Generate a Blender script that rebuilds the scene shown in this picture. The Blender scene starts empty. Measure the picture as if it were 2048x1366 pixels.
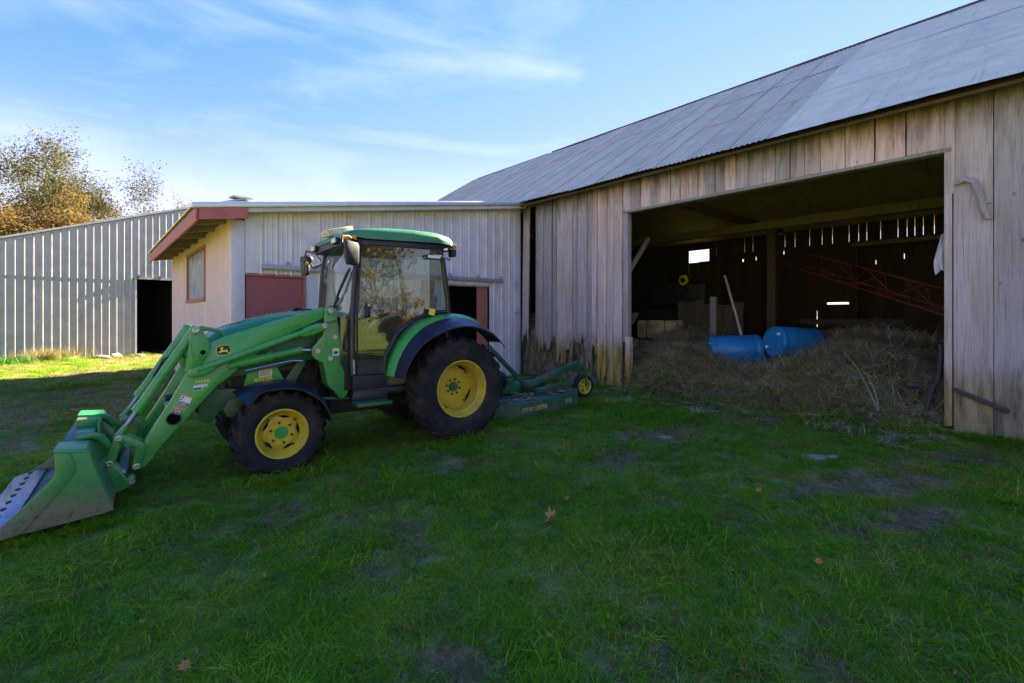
import bpy, bmesh, math, random
import numpy as np
from mathutils import Vector, Matrix, noise

S = bpy.context.scene
COL = S.collection
rnd = random.Random(7)
rad = math.radians

# ------------------------------------------------------------------ camera
cam_d = bpy.data.cameras.new("camera")
cam = bpy.data.objects.new("camera", cam_d)
COL.objects.link(cam)
CAM_H = 1.42
cam.location = (0, 0, CAM_H)
cam.rotation_euler = (rad(90), 0, rad(-41.2))
cam_d.sensor_width = 36
cam_d.lens = 36 * 962 / 2048
cam_d.shift_y = -(683 - 630) / 2048
cam_d.clip_start = 0.05
cam_d.clip_end = 3000
S.camera = cam

# ------------------------------------------------------------------ world, sun, exposure
SUN_EL = 28.8
SUN_DIR = Vector((math.cos(rad(SUN_EL)) * 0.9929, math.cos(rad(SUN_EL)) * 0.1192, math.sin(rad(SUN_EL))))
world = bpy.data.worlds.new("World")
S.world = world
world.use_nodes = True
wn, wl = world.node_tree.nodes, world.node_tree.links
wn.clear()
w_out = wn.new("ShaderNodeOutputWorld")
w_bg = wn.new("ShaderNodeBackground")
w_sky = wn.new("ShaderNodeTexSky")
w_sky.sky_type = 'NISHITA'
w_sky.sun_disc = False
w_sky.sun_elevation = rad(SUN_EL)
w_sky.sun_rotation = math.atan2(SUN_DIR.x, SUN_DIR.y)
w_sky.altitude = 200
w_sky.air_density = 0.7
w_sky.dust_density = 0.0
w_sky.ozone_density = 4.0
w_bg.inputs["Strength"].default_value = 0.13
tc = wn.new("ShaderNodeTexCoord")
# thin streaky clouds, laid over the sky everywhere
mp = wn.new("ShaderNodeMapping")
mp.inputs["Scale"].default_value = (1.0, 1.6, 4.5)
mp.inputs["Rotation"].default_value = (0.25, 0.1, 0.5)
n1 = wn.new("ShaderNodeTexNoise")
n1.inputs["Scale"].default_value = 1.7
n1.inputs["Detail"].default_value = 7
n1.inputs["Roughness"].default_value = 0.55
n1.inputs["Distortion"].default_value = 0.5
r1 = wn.new("ShaderNodeValToRGB")
r1.color_ramp.elements[0].position = 0.50
r1.color_ramp.elements[0].color = (0, 0, 0, 1)
r1.color_ramp.elements[1].position = 0.80
r1.color_ramp.elements[1].color = (1, 1, 1, 1)
mul = wn.new("ShaderNodeMath"); mul.operation = 'MULTIPLY'; mul.inputs[1].default_value = 0.19
mixc = wn.new("ShaderNodeMixRGB")
mixc.inputs["Color2"].default_value = (1.1, 1.1, 1.12, 1)
hs = wn.new("ShaderNodeHueSaturation")
hs.inputs["Saturation"].default_value = 1.34
hs.inputs["Value"].default_value = 1.0
wl.new(tc.outputs["Generated"], mp.inputs["Vector"])
wl.new(mp.outputs["Vector"], n1.inputs["Vector"])
wl.new(n1.outputs["Fac"], r1.inputs["Fac"])
wl.new(r1.outputs["Color"], mul.inputs[0])
wl.new(mul.outputs[0], mixc.inputs["Fac"])
# the film's shoulder: c / (1 + c / k), the same over the whole sky
k_a = wn.new("ShaderNodeVectorMath"); k_a.operation = 'SCALE'; k_a.inputs["Scale"].default_value = 1 / 1.9
k_b = wn.new("ShaderNodeVectorMath"); k_b.operation = 'ADD'; k_b.inputs[1].default_value = (1, 1, 1)
k_c = wn.new("ShaderNodeVectorMath"); k_c.operation = 'DIVIDE'
wl.new(w_sky.outputs["Color"], k_a.inputs[0]); wl.new(k_a.outputs[0], k_b.inputs[0])
wl.new(w_sky.outputs["Color"], k_c.inputs[0]); wl.new(k_b.outputs[0], k_c.inputs[1])
k_t = wn.new("ShaderNodeVectorMath"); k_t.operation = 'MULTIPLY'; k_t.inputs[1].default_value = (0.525, 0.468, 0.68)
wl.new(k_c.outputs[0], k_t.inputs[0]); wl.new(k_t.outputs[0], hs.inputs["Color"])
# pale autumn haze that thickens towards the horizon all round
s_z = wn.new("ShaderNodeSeparateXYZ"); wl.new(tc.outputs["Generated"], s_z.inputs[0])
hz = wn.new("ShaderNodeMapRange"); hz.interpolation_type = 'SMOOTHSTEP'
hz.inputs["From Min"].default_value = -0.02; hz.inputs["From Max"].default_value = 0.36
hz.inputs["To Min"].default_value = 0.92; hz.inputs["To Max"].default_value = 0.0
wl.new(s_z.outputs["Z"], hz.inputs["Value"])
mixh = wn.new("ShaderNodeMixRGB"); mixh.inputs["Color2"].default_value = (0.645, 0.65, 0.70, 1)
wl.new(hz.outputs["Result"], mixh.inputs["Fac"]); wl.new(hs.outputs["Color"], mixh.inputs["Color1"])
wl.new(mixh.outputs["Color"], mixc.inputs["Color1"])
wl.new(mixc.outputs["Color"], w_bg.inputs["Color"])
wl.new(w_bg.outputs["Background"], w_out.inputs["Surface"])

sun_d = bpy.data.lights.new("sun", 'SUN')
sun_d.energy = 2.6
sun_d.angle = rad(0.5)
sun_d.color = (1.0, 0.93, 0.80)
sun = bpy.data.objects.new("sun", sun_d)
COL.objects.link(sun)
sun.location = SUN_DIR * 60
sun.rotation_euler = SUN_DIR.to_track_quat('Z', 'Y').to_euler()

S.view_settings.view_transform = 'Standard'
S.view_settings.look = 'None'
S.view_settings.gamma = 1
S.view_settings.use_curve_mapping = False
S.view_settings.use_white_balance = True
S.view_settings.white_balance_temperature = 7600
S.view_settings.white_balance_tint = 4
S.view_settings.exposure = 4.1
S.render.engine = 'CYCLES'
S.cycles.max_bounces = 8
S.cycles.transparent_max_bounces = 12

# ------------------------------------------------------------------ helpers
MW = {}          # world matrix of every parent, by object name


class G:
    """collects vertices and faces of one mesh"""
    def __init__(self):
        self.v = []; self.f = []; self.m = []

    def add(self, vs, fs, mi=0):
        o = len(self.v)
        self.v += [tuple(p) for p in vs]
        self.f += [tuple(i + o for i in f) for f in fs]
        self.m += [mi] * len(fs)
        return self

    def box(self, c, s, rot=None, mi=0):
        x, y, z = s[0] / 2, s[1] / 2, s[2] / 2
        vs = [Vector(p) for p in ((-x, -y, -z), (x, -y, -z), (x, y, -z), (-x, y, -z), (-x, -y, z), (x, -y, z), (x, y, z), (-x, y, z))]
        if rot is not None:
            vs = [rot @ p for p in vs]
        c = Vector(c)
        return self.add([p + c for p in vs], [(3, 2, 1, 0), (4, 5, 6, 7), (0, 1, 5, 4), (1, 2, 6, 5), (2, 3, 7, 6), (3, 0, 4, 7)], mi)

    def box2(self, a, b, mi=0):
        return self.box([(a[i] + b[i]) / 2 for i in range(3)], [abs(b[i] - a[i]) for i in range(3)], None, mi)

    def prism(self, pts, a0, a1, ax='y', mi=0):
        """polygon extruded along an axis; 2-D points are the other two axes in order"""
        n = len(pts)
        def P(p, a):
            return {'y': (p[0], a, p[1]), 'x': (a, p[0], p[1]), 'z': (p[0], p[1], a)}[ax]
        vs = [P(p, a0) for p in pts] + [P(p, a1) for p in pts]
        fs = [tuple(range(n)), tuple(range(2 * n - 1, n - 1, -1))]
        fs += [(i, i + n, (i + 1) % n + n, (i + 1) % n) for i in range(n)]
        return self.add(vs, fs, mi)

    def tube(self, path, r, n=10, cap=True, mi=0):
        path = [Vector(p) for p in path]
        rs = r if isinstance(r, (list, tuple)) else [r] * len(path)
        ref = None
        vs = []
        for i, p in enumerate(path):
            t = (path[min(i + 1, len(path) - 1)] - path[max(i - 1, 0)]).normalized()
            if ref is None:
                ref = t.orthogonal().normalized()
            ref = (ref - t * ref.dot(t))
            ref = ref.normalized() if ref.length > 1e-6 else t.orthogonal().normalized()
            b = t.cross(ref)
            for k in range(n):
                a = 2 * math.pi * k / n
                vs.append(p + (ref * math.cos(a) + b * math.sin(a)) * rs[i])
        fs = []
        for i in range(len(path) - 1):
            for k in range(n):
                k2 = (k + 1) % n
                fs.append((i * n + k, i * n + k2, (i + 1) * n + k2, (i + 1) * n + k))
        if cap:
            fs.append(tuple(range(n - 1, -1, -1)))
            L = (len(path) - 1) * n
            fs.append(tuple(range(L, L + n)))
        return self.add(vs, fs, mi)

    def lathe(self, prof, c, n=40, close=False, mi=0, caps=True):
        """profile of (radius, y) turned about the y axis through c"""
        vs = []
        for (r, a) in prof:
            for k in range(n):
                t = 2 * math.pi * k / n
                vs.append((c[0] + r * math.cos(t), c[1] + a, c[2] + r * math.sin(t)))
        fs = []
        m = len(prof)
        for i in range(m if close else m - 1):
            j = (i + 1) % m
            for k in range(n):
                k2 = (k + 1) % n
                fs.append((i * n + k, i * n + k2, j * n + k2, j * n + k))
        if not close:
            if caps and prof[0][0] > 1e-5: fs.append(tuple(range(n)))
            if caps and prof[-1][0] > 1e-5: fs.append(tuple(range((m - 1) * n, m * n)))
        return self.add(vs, fs, mi)

    def build(self, name, mat, parent=None, loc=None, smooth=None, bevel=0.0, local=False, seg=2, world=True):
        me = bpy.data.meshes.new(name)
        vs = self.v
        M = Matrix.Translation(loc) if loc is not None else Matrix.Identity(4)
        if parent is not None and not local:
            inv = MW[parent.name].inverted()
            vs = [inv @ Vector(p) for p in vs]
        elif parent is None and loc is not None:
            vs = [Vector(p) - Vector(loc) for p in vs]
        me.from_pydata([tuple(p) for p in vs], [], self.f)
        bm = bmesh.new(); bm.from_mesh(me)
        bmesh.ops.remove_doubles(bm, verts=bm.verts, dist=1e-5)
        bmesh.ops.recalc_face_normals(bm, faces=bm.faces)
        if bevel:
            es = [e for e in bm.edges if len(e.link_faces) == 2 and e.calc_face_angle(0) > rad(35)]
            if es:
                bmesh.ops.bevel(bm, geom=es, offset=bevel, segments=seg, affect='EDGES', clamp_overlap=True, profile=0.5)
        bm.to_mesh(me); bm.free()
        mats = mat if isinstance(mat, (list, tuple)) else [mat]
        for m in mats: me.materials.append(m)
        if len(mats) > 1 and not bevel and len(self.m) == len(me.polygons):
            me.polygons.foreach_set("material_index", self.m)
        if smooth is not None or bevel:
            me.polygons.foreach_set("use_smooth", [True] * len(me.polygons))
            me.set_sharp_from_angle(angle=rad(smooth if smooth is not None else 40))
        o = bpy.data.objects.new(name, me)
        COL.objects.link(o)
        if parent is not None:
            o.parent = parent
            MW[o.name] = MW[parent.name].copy()
        else:
            if loc is not None: o.location = loc
            MW[o.name] = M
        return o


def tag(o, label=None, cat=None, group=None, kind=None):
    if label: o["label"] = label
    if cat: o["category"] = cat
    if group: o["group"] = group
    if kind: o["kind"] = kind
    return o


def thing(name, label, cat, loc=(0, 0, 0), rz=0.0, group=None):
    o = bpy.data.objects.new(name, None)
    COL.objects.link(o)
    o.empty_display_size = 0.2
    o.location = loc; o.rotation_euler = (0, 0, rz)
    MW[o.name] = Matrix.Translation(loc) @ Matrix.Rotation(rz, 4, 'Z')
    return tag(o, label, cat, group)


def smooth01(a, b, x):
    t = max(0.0, min(1.0, (x - a) / (b - a)))
    return t * t * (3 - 2 * t)


# ------------------------------------------------------------------ materials
def new_mat(name):
    m = bpy.data.materials.new(name); m.use_nodes = True
    nt = m.node_tree
    b = nt.nodes["Principled BSDF"]
    return m, nt, b


def N(nt, typ, **kw):
    n = nt.nodes.new(typ)
    for k, v in kw.items():
        if k.startswith("i_"):
            key = k[2:].replace("_", " ")
            n.inputs[key].default_value = v
        else:
            setattr(n, k, v)
    return n


def c4(c): return (c[0], c[1], c[2], 1.0)


def coords(nt, scale=(1, 1, 1), rand=True, kind='Object'):
    tcn = N(nt, "ShaderNodeTexCoord")
    mpn = N(nt, "ShaderNodeMapping")
    mpn.inputs["Scale"].default_value = scale
    if rand:
        oi = N(nt, "ShaderNodeObjectInfo")
        ml = N(nt, "ShaderNodeVectorMath", operation='SCALE')
        cb = N(nt, "ShaderNodeCombineXYZ")
        nt.links.new(oi.outputs["Random"], cb.inputs[0]); nt.links.new(oi.outputs["Random"], cb.inputs[1]); nt.links.new(oi.outputs["Random"], cb.inputs[2])
        nt.links.new(cb.outputs[0], ml.inputs[0]); ml.inputs["Scale"].default_value = 37.0
        ad = N(nt, "ShaderNodeVectorMath", operation='ADD')
        nt.links.new(tcn.outputs[kind], ad.inputs[0]); nt.links.new(ml.outputs[0], ad.inputs[1])
        nt.links.new(ad.outputs[0], mpn.inputs["Vector"])
    else:
        nt.links.new(tcn.outputs[kind], mpn.inputs["Vector"])
    return mpn.outputs["Vector"]


def noise_n(nt, vec, scale, detail=5, rough=0.55, dist=0.0):
    n = N(nt, "ShaderNodeTexNoise")
    n.inputs["Scale"].default_value = scale; n.inputs["Detail"].default_value = detail
    n.inputs["Roughness"].default_value = rough; n.inputs["Distortion"].default_value = dist
    nt.links.new(vec, n.inputs["Vector"])
    return n.outputs["Fac"]


def ramp(nt, fac, stops):
    r = N(nt, "ShaderNodeValToRGB")
    el = r.color_ramp.elements
    while len(el) < len(stops): el.new(0.5)
    for e, (p, c) in zip(el, stops):
        e.position = p
        e.color = c4(c) if isinstance(c, (tuple, list)) else (c, c, c, 1)
    nt.links.new(fac, r.inputs["Fac"])
    return r.outputs["Color"]


def mixrgb(nt, fac, a, b, blend='MIX'):
    m = N(nt, "ShaderNodeMixRGB", blend_type=blend)
    for sock, val in ((m.inputs["Fac"], fac), (m.inputs["Color1"], a), (m.inputs["Color2"], b)):
        if isinstance(val, (int, float)): sock.default_value = val
        elif isinstance(val, (tuple, list)): sock.default_value = c4(val)
        else: nt.links.new(val, sock)
    return m.outputs["Color"]


def bump(nt, b, height, strength=0.3, dist=0.01):
    bn = N(nt, "ShaderNodeBump")
    bn.inputs["Strength"].default_value = strength; bn.inputs["Distance"].default_value = dist
    nt.links.new(height, bn.inputs["Height"]); nt.links.new(bn.outputs["Normal"], b.inputs["Normal"])


def objrand(nt, lo, hi):
    oi = N(nt, "ShaderNodeObjectInfo")
    mr = N(nt, "ShaderNodeMapRange")
    mr.inputs["To Min"].default_value = lo; mr.inputs["To Max"].default_value = hi
    nt.links.new(oi.outputs["Random"], mr.inputs["Value"])
    return mr.outputs["Result"]


def simple(name, col, rough=0.5, metal=0.0, var=0.18, scale=9, bmp=0.0, stretch=(1, 1, 1), col2=None, rnd_val=0.0, spec=0.5, dust=None, dust_amt=0.35, rvar=0.12):
    m, nt, b = new_mat(name)
    v = coords(nt, stretch)
    f = noise_n(nt, v, scale, 6, 0.6)
    lo = tuple(x * (1 - var) for x in col); hi = col2 if col2 else tuple(min(1, x * (1 + var)) for x in col)
    c = ramp(nt, f, [(0.32, lo), (0.68, hi)])
    if dust:
        f2 = noise_n(nt, v, scale * 0.35, 8, 0.68)
        d = ramp(nt, f2, [(0.46, 0.0), (0.72, dust_amt)])
        c = mixrgb(nt, d, c, dust)
    if rnd_val:
        hsn = N(nt, "ShaderNodeHueSaturation")
        nt.links.new(objrand(nt, 1 - rnd_val, 1 + rnd_val), hsn.inputs["Value"])
        nt.links.new(c, hsn.inputs["Color"]); c = hsn.outputs["Color"]
    nt.links.new(c, b.inputs["Base Color"])
    rr = ramp(nt, f, [(0.3, max(0.02, rough - rvar)), (0.7, min(1, rough + rvar))])
    nt.links.new(rr, b.inputs["Roughness"])
    b.inputs["Metallic"].default_value = metal
    b.inputs["Specular IOR Level"].default_value = spec
    if bmp: bump(nt, b, f, bmp, 0.01)
    return m


def mat_wood(name, base, dark, warm, moss=True, top_stain=True, zlow=0.85, ztop=3.55):
    """weathered upright boards: grain, knots, brown stain under the eaves, moss and rot at the foot"""
    m, nt, b = new_mat(name)
    v = coords(nt, (22, 22, 0.9))
    g = noise_n(nt, v, 2.2, 8, 0.7, 0.6)
    c = ramp(nt, g, [(0.28, dark), (0.47, base), (0.72, tuple(min(1, x * 1.22) for x in base))])
    v2 = coords(nt, (3, 3, 0.5))
    f2 = noise_n(nt, v2, 1.6, 5, 0.6)
    c = mixrgb(nt, ramp(nt, f2, [(0.42, 0.0), (0.75, 0.7)]), c, warm)
    # fine dark cracks along the grain
    v3 = coords(nt, (60, 60, 0.55))
    f3 = noise_n(nt, v3, 1.3, 3, 0.5)
    c = mixrgb(nt, ramp(nt, f3, [(0.28, 0.7), (0.36, 0.0)]), c, tuple(x * 0.3 for x in dark))
    # knots
    vk = coords(nt, (5.5, 5.5, 2.6))
    vo = N(nt, "ShaderNodeTexVoronoi"); vo.inputs["Scale"].default_value = 1.0
    nt.links.new(vk, vo.inputs["Vector"])
    c = mixrgb(nt, ramp(nt, vo.outputs["Distance"], [(0.03, 0.75), (0.085, 0.0)]), c, tuple(x * 0.4 for x in dark))
    geo = N(nt, "ShaderNodeNewGeometry")
    sx = N(nt, "ShaderNodeSeparateXYZ"); nt.links.new(geo.outputs["Position"], sx.inputs[0])
    vn = coords(nt, (7, 7, 1.1), rand=True)
    fn = noise_n(nt, vn, 1.3, 6, 0.65)
    def band(lo, hi, amp):
        ad = N(nt, "ShaderNodeMath", operation='MULTIPLY_ADD'); ad.inputs[1].default_value = amp
        nt.links.new(fn, ad.inputs[0]); nt.links.new(sx.outputs["Z"], ad.inputs[2])
        mr = N(nt, "ShaderNodeMapRange"); mr.interpolation_type = 'SMOOTHSTEP'
        mr.inputs["From Min"].default_value = lo; mr.inputs["From Max"].default_value = hi
        nt.links.new(ad.outputs[0], mr.inputs["Value"])
        return mr.outputs["Result"]
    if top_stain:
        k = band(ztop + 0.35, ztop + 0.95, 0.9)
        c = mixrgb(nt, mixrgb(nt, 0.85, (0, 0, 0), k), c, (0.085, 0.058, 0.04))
    if moss:
        k = band(zlow - 0.02, zlow + 0.55, 0.8)
        inv = N(nt, "ShaderNodeInvert"); nt.links.new(k, inv.inputs["Color"])
        mossy = ramp(nt, fn, [(0.36, (0.06, 0.048, 0.015)), (0.48, (0.29, 0.185, 0.032)), (0.62, (0.46, 0.29, 0.08))])
        c = mixrgb(nt, mixrgb(nt, 0.85, (0, 0, 0), inv.outputs["Color"]), c, mossy)
    hsn = N(nt, "ShaderNodeHueSaturation")
    nt.links.new(objrand(nt, 0.66, 1.25), hsn.inputs["Value"]); nt.links.new(objrand(nt, 0.7, 1.25), hsn.inputs["Saturation"])
    nt.links.new(c, hsn.inputs["Color"])
    nt.links.new(hsn.outputs["Color"], b.inputs["Base Color"])
    b.inputs["Roughness"].default_value = 0.9
    b.inputs["Specular IOR Level"].default_value = 0.15
    bump(nt, b, mixrgb(nt, 0.4, g, f3), 0.55, 0.012)
    return m


def mat_metal_sheet(name, base, rust=0.2, metal=0.55, rough=0.42, streak=(1.2, 9, 9), rustcol=(0.16, 0.075, 0.04), rnd_val=0.07, rust_lo=0.56):
    m, nt, b = new_mat(name)
    v = coords(nt, (1, 1, 1))
    f = noise_n(nt, v, 3.0, 6, 0.6)
    c = ramp(nt, f, [(0.3, tuple(x * 0.84 for x in base)), (0.7, tuple(x * 1.1 for x in base))])
    vs = coords(nt, streak)
    fs = noise_n(nt, vs, 1.0, 7, 0.7, 0.3)
    c = mixrgb(nt, ramp(nt, fs, [(rust_lo, 0.0), (rust_lo + 0.2, rust)]), c, rustcol)
    fsp = noise_n(nt, coords(nt, (1, 2.2, 1)), 9.0, 6, 0.75)
    c = mixrgb(nt, ramp(nt, fsp, [(0.60, 0.0), (0.70, min(0.9, rust * 1.3))]), c, tuple(x * 0.8 for x in rustcol))
    hsn = N(nt, "ShaderNodeHueSaturation")
    nt.links.new(objrand(nt, 1 - rnd_val, 1 + rnd_val), hsn.inputs["Value"]); nt.links.new(c, hsn.inputs["Color"])
    nt.links.new(hsn.outputs["Color"], b.inputs["Base Color"])
    b.inputs["Metallic"].default_value = metal
    b.inputs["Specular IOR Level"].default_value = 0.25
    nt.links.new(ramp(nt, f, [(0.3, rough - 0.1), (0.7, rough + 0.12)]), b.inputs["Roughness"])
    bump(nt, b, noise_n(nt, v, 2.2, 3, 0.5), 0.16, 0.05)
    return m


def mat_paint_mud(name, col, mud, zlo, zhi, rough=0.38):
    """painted steel with dried mud towards its foot, and scuffs"""
    m, nt, b = new_mat(name)
    v = coords(nt, (1, 1, 1), rand=False)
    f = noise_n(nt, v, 7, 7, 0.65)
    c = ramp(nt, f, [(0.3, tuple(x * 0.85 for x in col)), (0.7, tuple(x * 1.1 for x in col))])
    sx = N(nt, "ShaderNodeSeparateXYZ"); nt.links.new(v, sx.inputs[0])
    ad = N(nt, "ShaderNodeMath", operation='MULTIPLY_ADD'); ad.inputs[1].default_value = -0.42
    nt.links.new(f, ad.inputs[0]); nt.links.new(sx.outputs["Z"], ad.inputs[2])
    mr = N(nt, "ShaderNodeMapRange"); mr.interpolation_type = 'SMOOTHSTEP'
    mr.inputs["From Min"].default_value = zlo - 0.21; mr.inputs["From Max"].default_value = zhi - 0.21
    mr.inputs["To Min"].default_value = 0.88; mr.inputs["To Max"].default_value = 0.0
    nt.links.new(ad.outputs[0], mr.inputs["Value"])
    f2 = noise_n(nt, v, 13, 6, 0.7)
    mudc = ramp(nt, f2, [(0.34, tuple(x * 0.25 for x in mud)), (0.46, mud), (0.7, tuple(x * 1.25 for x in mud))])
    c = mixrgb(nt, mr.outputs["Result"], c, mudc)
    nt.links.new(c, b.inputs["Base Color"])
    rr = N(nt, "ShaderNodeMapRange"); rr.inputs["To Min"].default_value = rough; rr.inputs["To Max"].default_value = 0.85
    nt.links.new(mr.outputs["Result"], rr.inputs["Value"]); nt.links.new(rr.outputs["Result"], b.inputs["Roughness"])
    bump(nt, b, f2, 0.12, 0.01)
    return m


def mat_glass(name, tint, ior=1.55):
    m = bpy.data.materials.new(name); m.use_nodes = True
    nt = m.node_tree; nt.nodes.clear()
    out = N(nt, "ShaderNodeOutputMaterial"); mx = N(nt, "ShaderNodeMixShader")
    fr = N(nt, "ShaderNodeFresnel"); fr.inputs["IOR"].default_value = ior
    tr = N(nt, "ShaderNodeBsdfTransparent"); tr.inputs["Color"].default_value = c4(tint)
    gl = N(nt, "ShaderNodeBsdfGlossy"); gl.inputs["Roughness"].default_value = 0.02
    nt.links.new(fr.outputs[0], mx.inputs[0]); nt.links.new(tr.outputs[0], mx.inputs[1]); nt.links.new(gl.outputs[0], mx.inputs[2])
    # a thin film of dust
    df = N(nt, "ShaderNodeBsdfDiffuse"); df.inputs["Color"].default_value = (0.42, 0.38, 0.3, 1)
    v = coords(nt, (1, 1, 1)); f = noise_n(nt, v, 5, 7, 0.7)
    mx2 = N(nt, "ShaderNodeMixShader")
    nt.links.new(ramp(nt, f, [(0.35, 0.015), (0.75, 0.10)]), mx2.inputs[0])
    nt.links.new(mx.outputs[0], mx2.inputs[1]); nt.links.new(df.outputs[0], mx2.inputs[2])
    nt.links.new(mx2.outputs[0], out.inputs["Surface"])
    return m


def mat_blade(name, stops, rough=0.55, trans=0.35, scale=0.9):
    """leaf blades: colour drifts over the ground and from tuft to tuft"""
    m, nt, b = new_mat(name)
    oi = N(nt, "ShaderNodeObjectInfo")
    f = noise_n(nt, oi.outputs["Location"], scale, 4, 0.6)
    ad = N(nt, "ShaderNodeMath", operation='MULTIPLY_ADD'); ad.inputs[1].default_value = 0.34
    nt.links.new(oi.outputs["Random"], ad.inputs[0]); nt.links.new(f, ad.inputs[2])
    sb = N(nt, "ShaderNodeMath", operation='SUBTRACT'); sb.inputs[1].default_value = 0.17
    nt.links.new(ad.outputs[0], sb.inputs[0])
    c = ramp(nt, sb.outputs[0], stops)
    at = N(nt, "ShaderNodeAttribute"); at.attribute_name = "tone"
    hsn = N(nt, "ShaderNodeHueSaturation"); nt.links.new(at.outputs["Fac"], hsn.inputs["Value"]); nt.links.new(c, hsn.inputs["Color"])
    c = hsn.outputs["Color"]
    nt.links.new(c, b.inputs["Base Color"])
    b.inputs["Roughness"].default_value = rough
    b.inputs["Specular IOR Level"].default_value = 0.08
    tl = N(nt, "ShaderNodeBsdfTranslucent"); nt.links.new(c, tl.inputs["Color"])
    mx = N(nt, "ShaderNodeMixShader"); mx.inputs[0].default_value = trans
    out = nt.nodes["Material Output"]
    nt.links.new(b.outputs[0], mx.inputs[1]); nt.links.new(tl.outputs[0], mx.inputs[2]); nt.links.new(mx.outputs[0], out.inputs["Surface"])
    return m


GREEN = (0.042, 0.31, 0.055)
MT = {}
MT['green'] = simple('tractor_green', GREEN, 0.30, var=0.12, scale=5, dust=(0.24, 0.21, 0.14), dust_amt=0.6)
MT['green_roof'] = simple('cab_roof_green', (0.035, 0.20, 0.085), 0.38, var=0.08, scale=4, dust=(0.25, 0.27, 0.22), dust_amt=0.25)
MT['green_hood'] = simple('hood_green', (0.026, 0.20, 0.062), 0.25, var=0.08, scale=4, dust=(0.2, 0.22, 0.18), dust_amt=0.2)
MT['green_dark'] = simple('frame_green', (0.020, 0.115, 0.034), 0.5, var=0.2, scale=7, dust=(0.14, 0.11, 0.07), dust_amt=0.6)
MT['green_mower'] = simple('mower_green', (0.013, 0.10, 0.042), 0.55, var=0.25, scale=6, dust=(0.17, 0.12, 0.09), dust_amt=0.8)
MT['bucket'] = mat_paint_mud('bucket_green', (0.032, 0.24, 0.055), (0.20, 0.155, 0.10), -0.05, 0.22)
MT['steel'] = simple('worn_steel', (0.24, 0.27, 0.32), 0.36, 0.75, var=0.35, scale=14, dust=(0.13, 0.09, 0.07), dust_amt=0.6, stretch=(3, 0.6, 1))
MT['rod'] = simple('chrome_rod', (0.45, 0.46, 0.48), 0.22, 0.9, var=0.1)
MT['pin'] = simple('pin_steel', (0.42, 0.40, 0.36), 0.35, 0.7, var=0.3, scale=40)
MT['black'] = simple('black_plastic', (0.012, 0.0125, 0.014), 0.45, var=0.2, dust=(0.10, 0.09, 0.08), dust_amt=0.25)
MT['fender'] = simple('fender_plastic', (0.012, 0.015, 0.027), 0.36, var=0.15, scale=5, dust=(0.09, 0.085, 0.08), dust_amt=0.3)
MT['rubber'] = simple('tyre_rubber', (0.017, 0.0165, 0.017), 0.82, var=0.3, scale=8, bmp=0.25, dust=(0.15, 0.115, 0.08), dust_amt=0.35, spec=0.25)
MT['yellow'] = simple('rim_yellow', (0.62, 0.43, 0.030), 0.40, var=0.1, scale=6, dust=(0.24, 0.17, 0.08), dust_amt=0.85)
MT['decal_yellow'] = simple('decal_yellow', (0.80, 0.66, 0.06), 0.4, var=0.06)
MT['worn_yellow'] = simple('worn_lettering', (0.62, 0.52, 0.06), 0.5, var=0.1, scale=30, dust=(0.02, 0.12, 0.05), dust_amt=1.0)
MT['white'] = simple('decal_white', (0.72, 0.72, 0.70), 0.5, var=0.08)
MT['orange'] = simple('decal_orange', (0.75, 0.26, 0.03), 0.5, var=0.06)
MT['slate'] = simple('decal_dark', (0.04, 0.045, 0.07), 0.5, var=0.1)
MT['amber'] = simple('amber_lens', (0.80, 0.25, 0.02), 0.18, var=0.1)
MT['red_lens'] = simple('red_lens', (0.5, 0.03, 0.02), 0.18, var=0.1)
MT['mirror'] = simple('mirror_glass', (0.55, 0.57, 0.6), 0.06, 1.0, var=0.02, rvar=0.02)
MT['glass'] = mat_glass('cab_glass', (0.72, 0.80, 0.76), 1.75)
MT['seat'] = simple('seat_cloth', (0.055, 0.06, 0.062), 0.85, var=0.2, bmp=0.2)
MT['tan'] = simple('cab_tan', (0.16, 0.13, 0.08), 0.7, var=0.2)
MT['pale'] = simple('pale_foam', (0.56, 0.47, 0.36), 0.85, var=0.22, scale=26, bmp=0.4)
MT['engine'] = simple('engine_dark', (0.014, 0.0135, 0.012), 0.6, var=0.4, scale=12, dust=(0.10, 0.08, 0.055), dust_amt=0.5)
MT['wood'] = mat_wood('weathered_boards', (0.64, 0.475, 0.42), (0.30, 0.215, 0.175), (0.45, 0.30, 0.21))
MT['wood_rot'] = mat_wood('rotting_boards', (0.60, 0.445, 0.395), (0.27, 0.19, 0.155), (0.40, 0.265, 0.185), zlow=1.0)
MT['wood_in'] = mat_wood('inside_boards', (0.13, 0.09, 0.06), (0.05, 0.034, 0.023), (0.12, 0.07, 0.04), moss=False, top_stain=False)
MT['timber'] = mat_wood('barn_timber', (0.36, 0.25, 0.155), (0.15, 0.10, 0.06), (0.32, 0.19, 0.10), moss=False, top_stain=False)
MT['pale_timber'] = mat_wood('pale_timber', (0.42, 0.35, 0.27), (0.17, 0.13, 0.10), (0.34, 0.24, 0.16), moss=False, top_stain=False)
MT['roof_old'] = mat_metal_sheet('roof_corrugated', (0.68, 0.53, 0.36), 0.85, 0.05, 0.65, (0.2, 9, 0.2), (0.15, 0.085, 0.06), rust_lo=0.57)
MT['roof_flat'] = mat_metal_sheet('roof_flat_sheet', (0.80, 0.65, 0.43), 0.6, 0.05, 0.65, (0.5, 7, 0.5), (0.20, 0.125, 0.085), rnd_val=0.05, rust_lo=0.58)
MT['galv'] = mat_metal_sheet('galvanized_ribbed', (0.68, 0.60, 0.56), 0.2, 0.12, 0.5, (6, 6, 0.35), (0.2, 0.15, 0.13), rnd_val=0.05, rust_lo=0.6)
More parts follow.
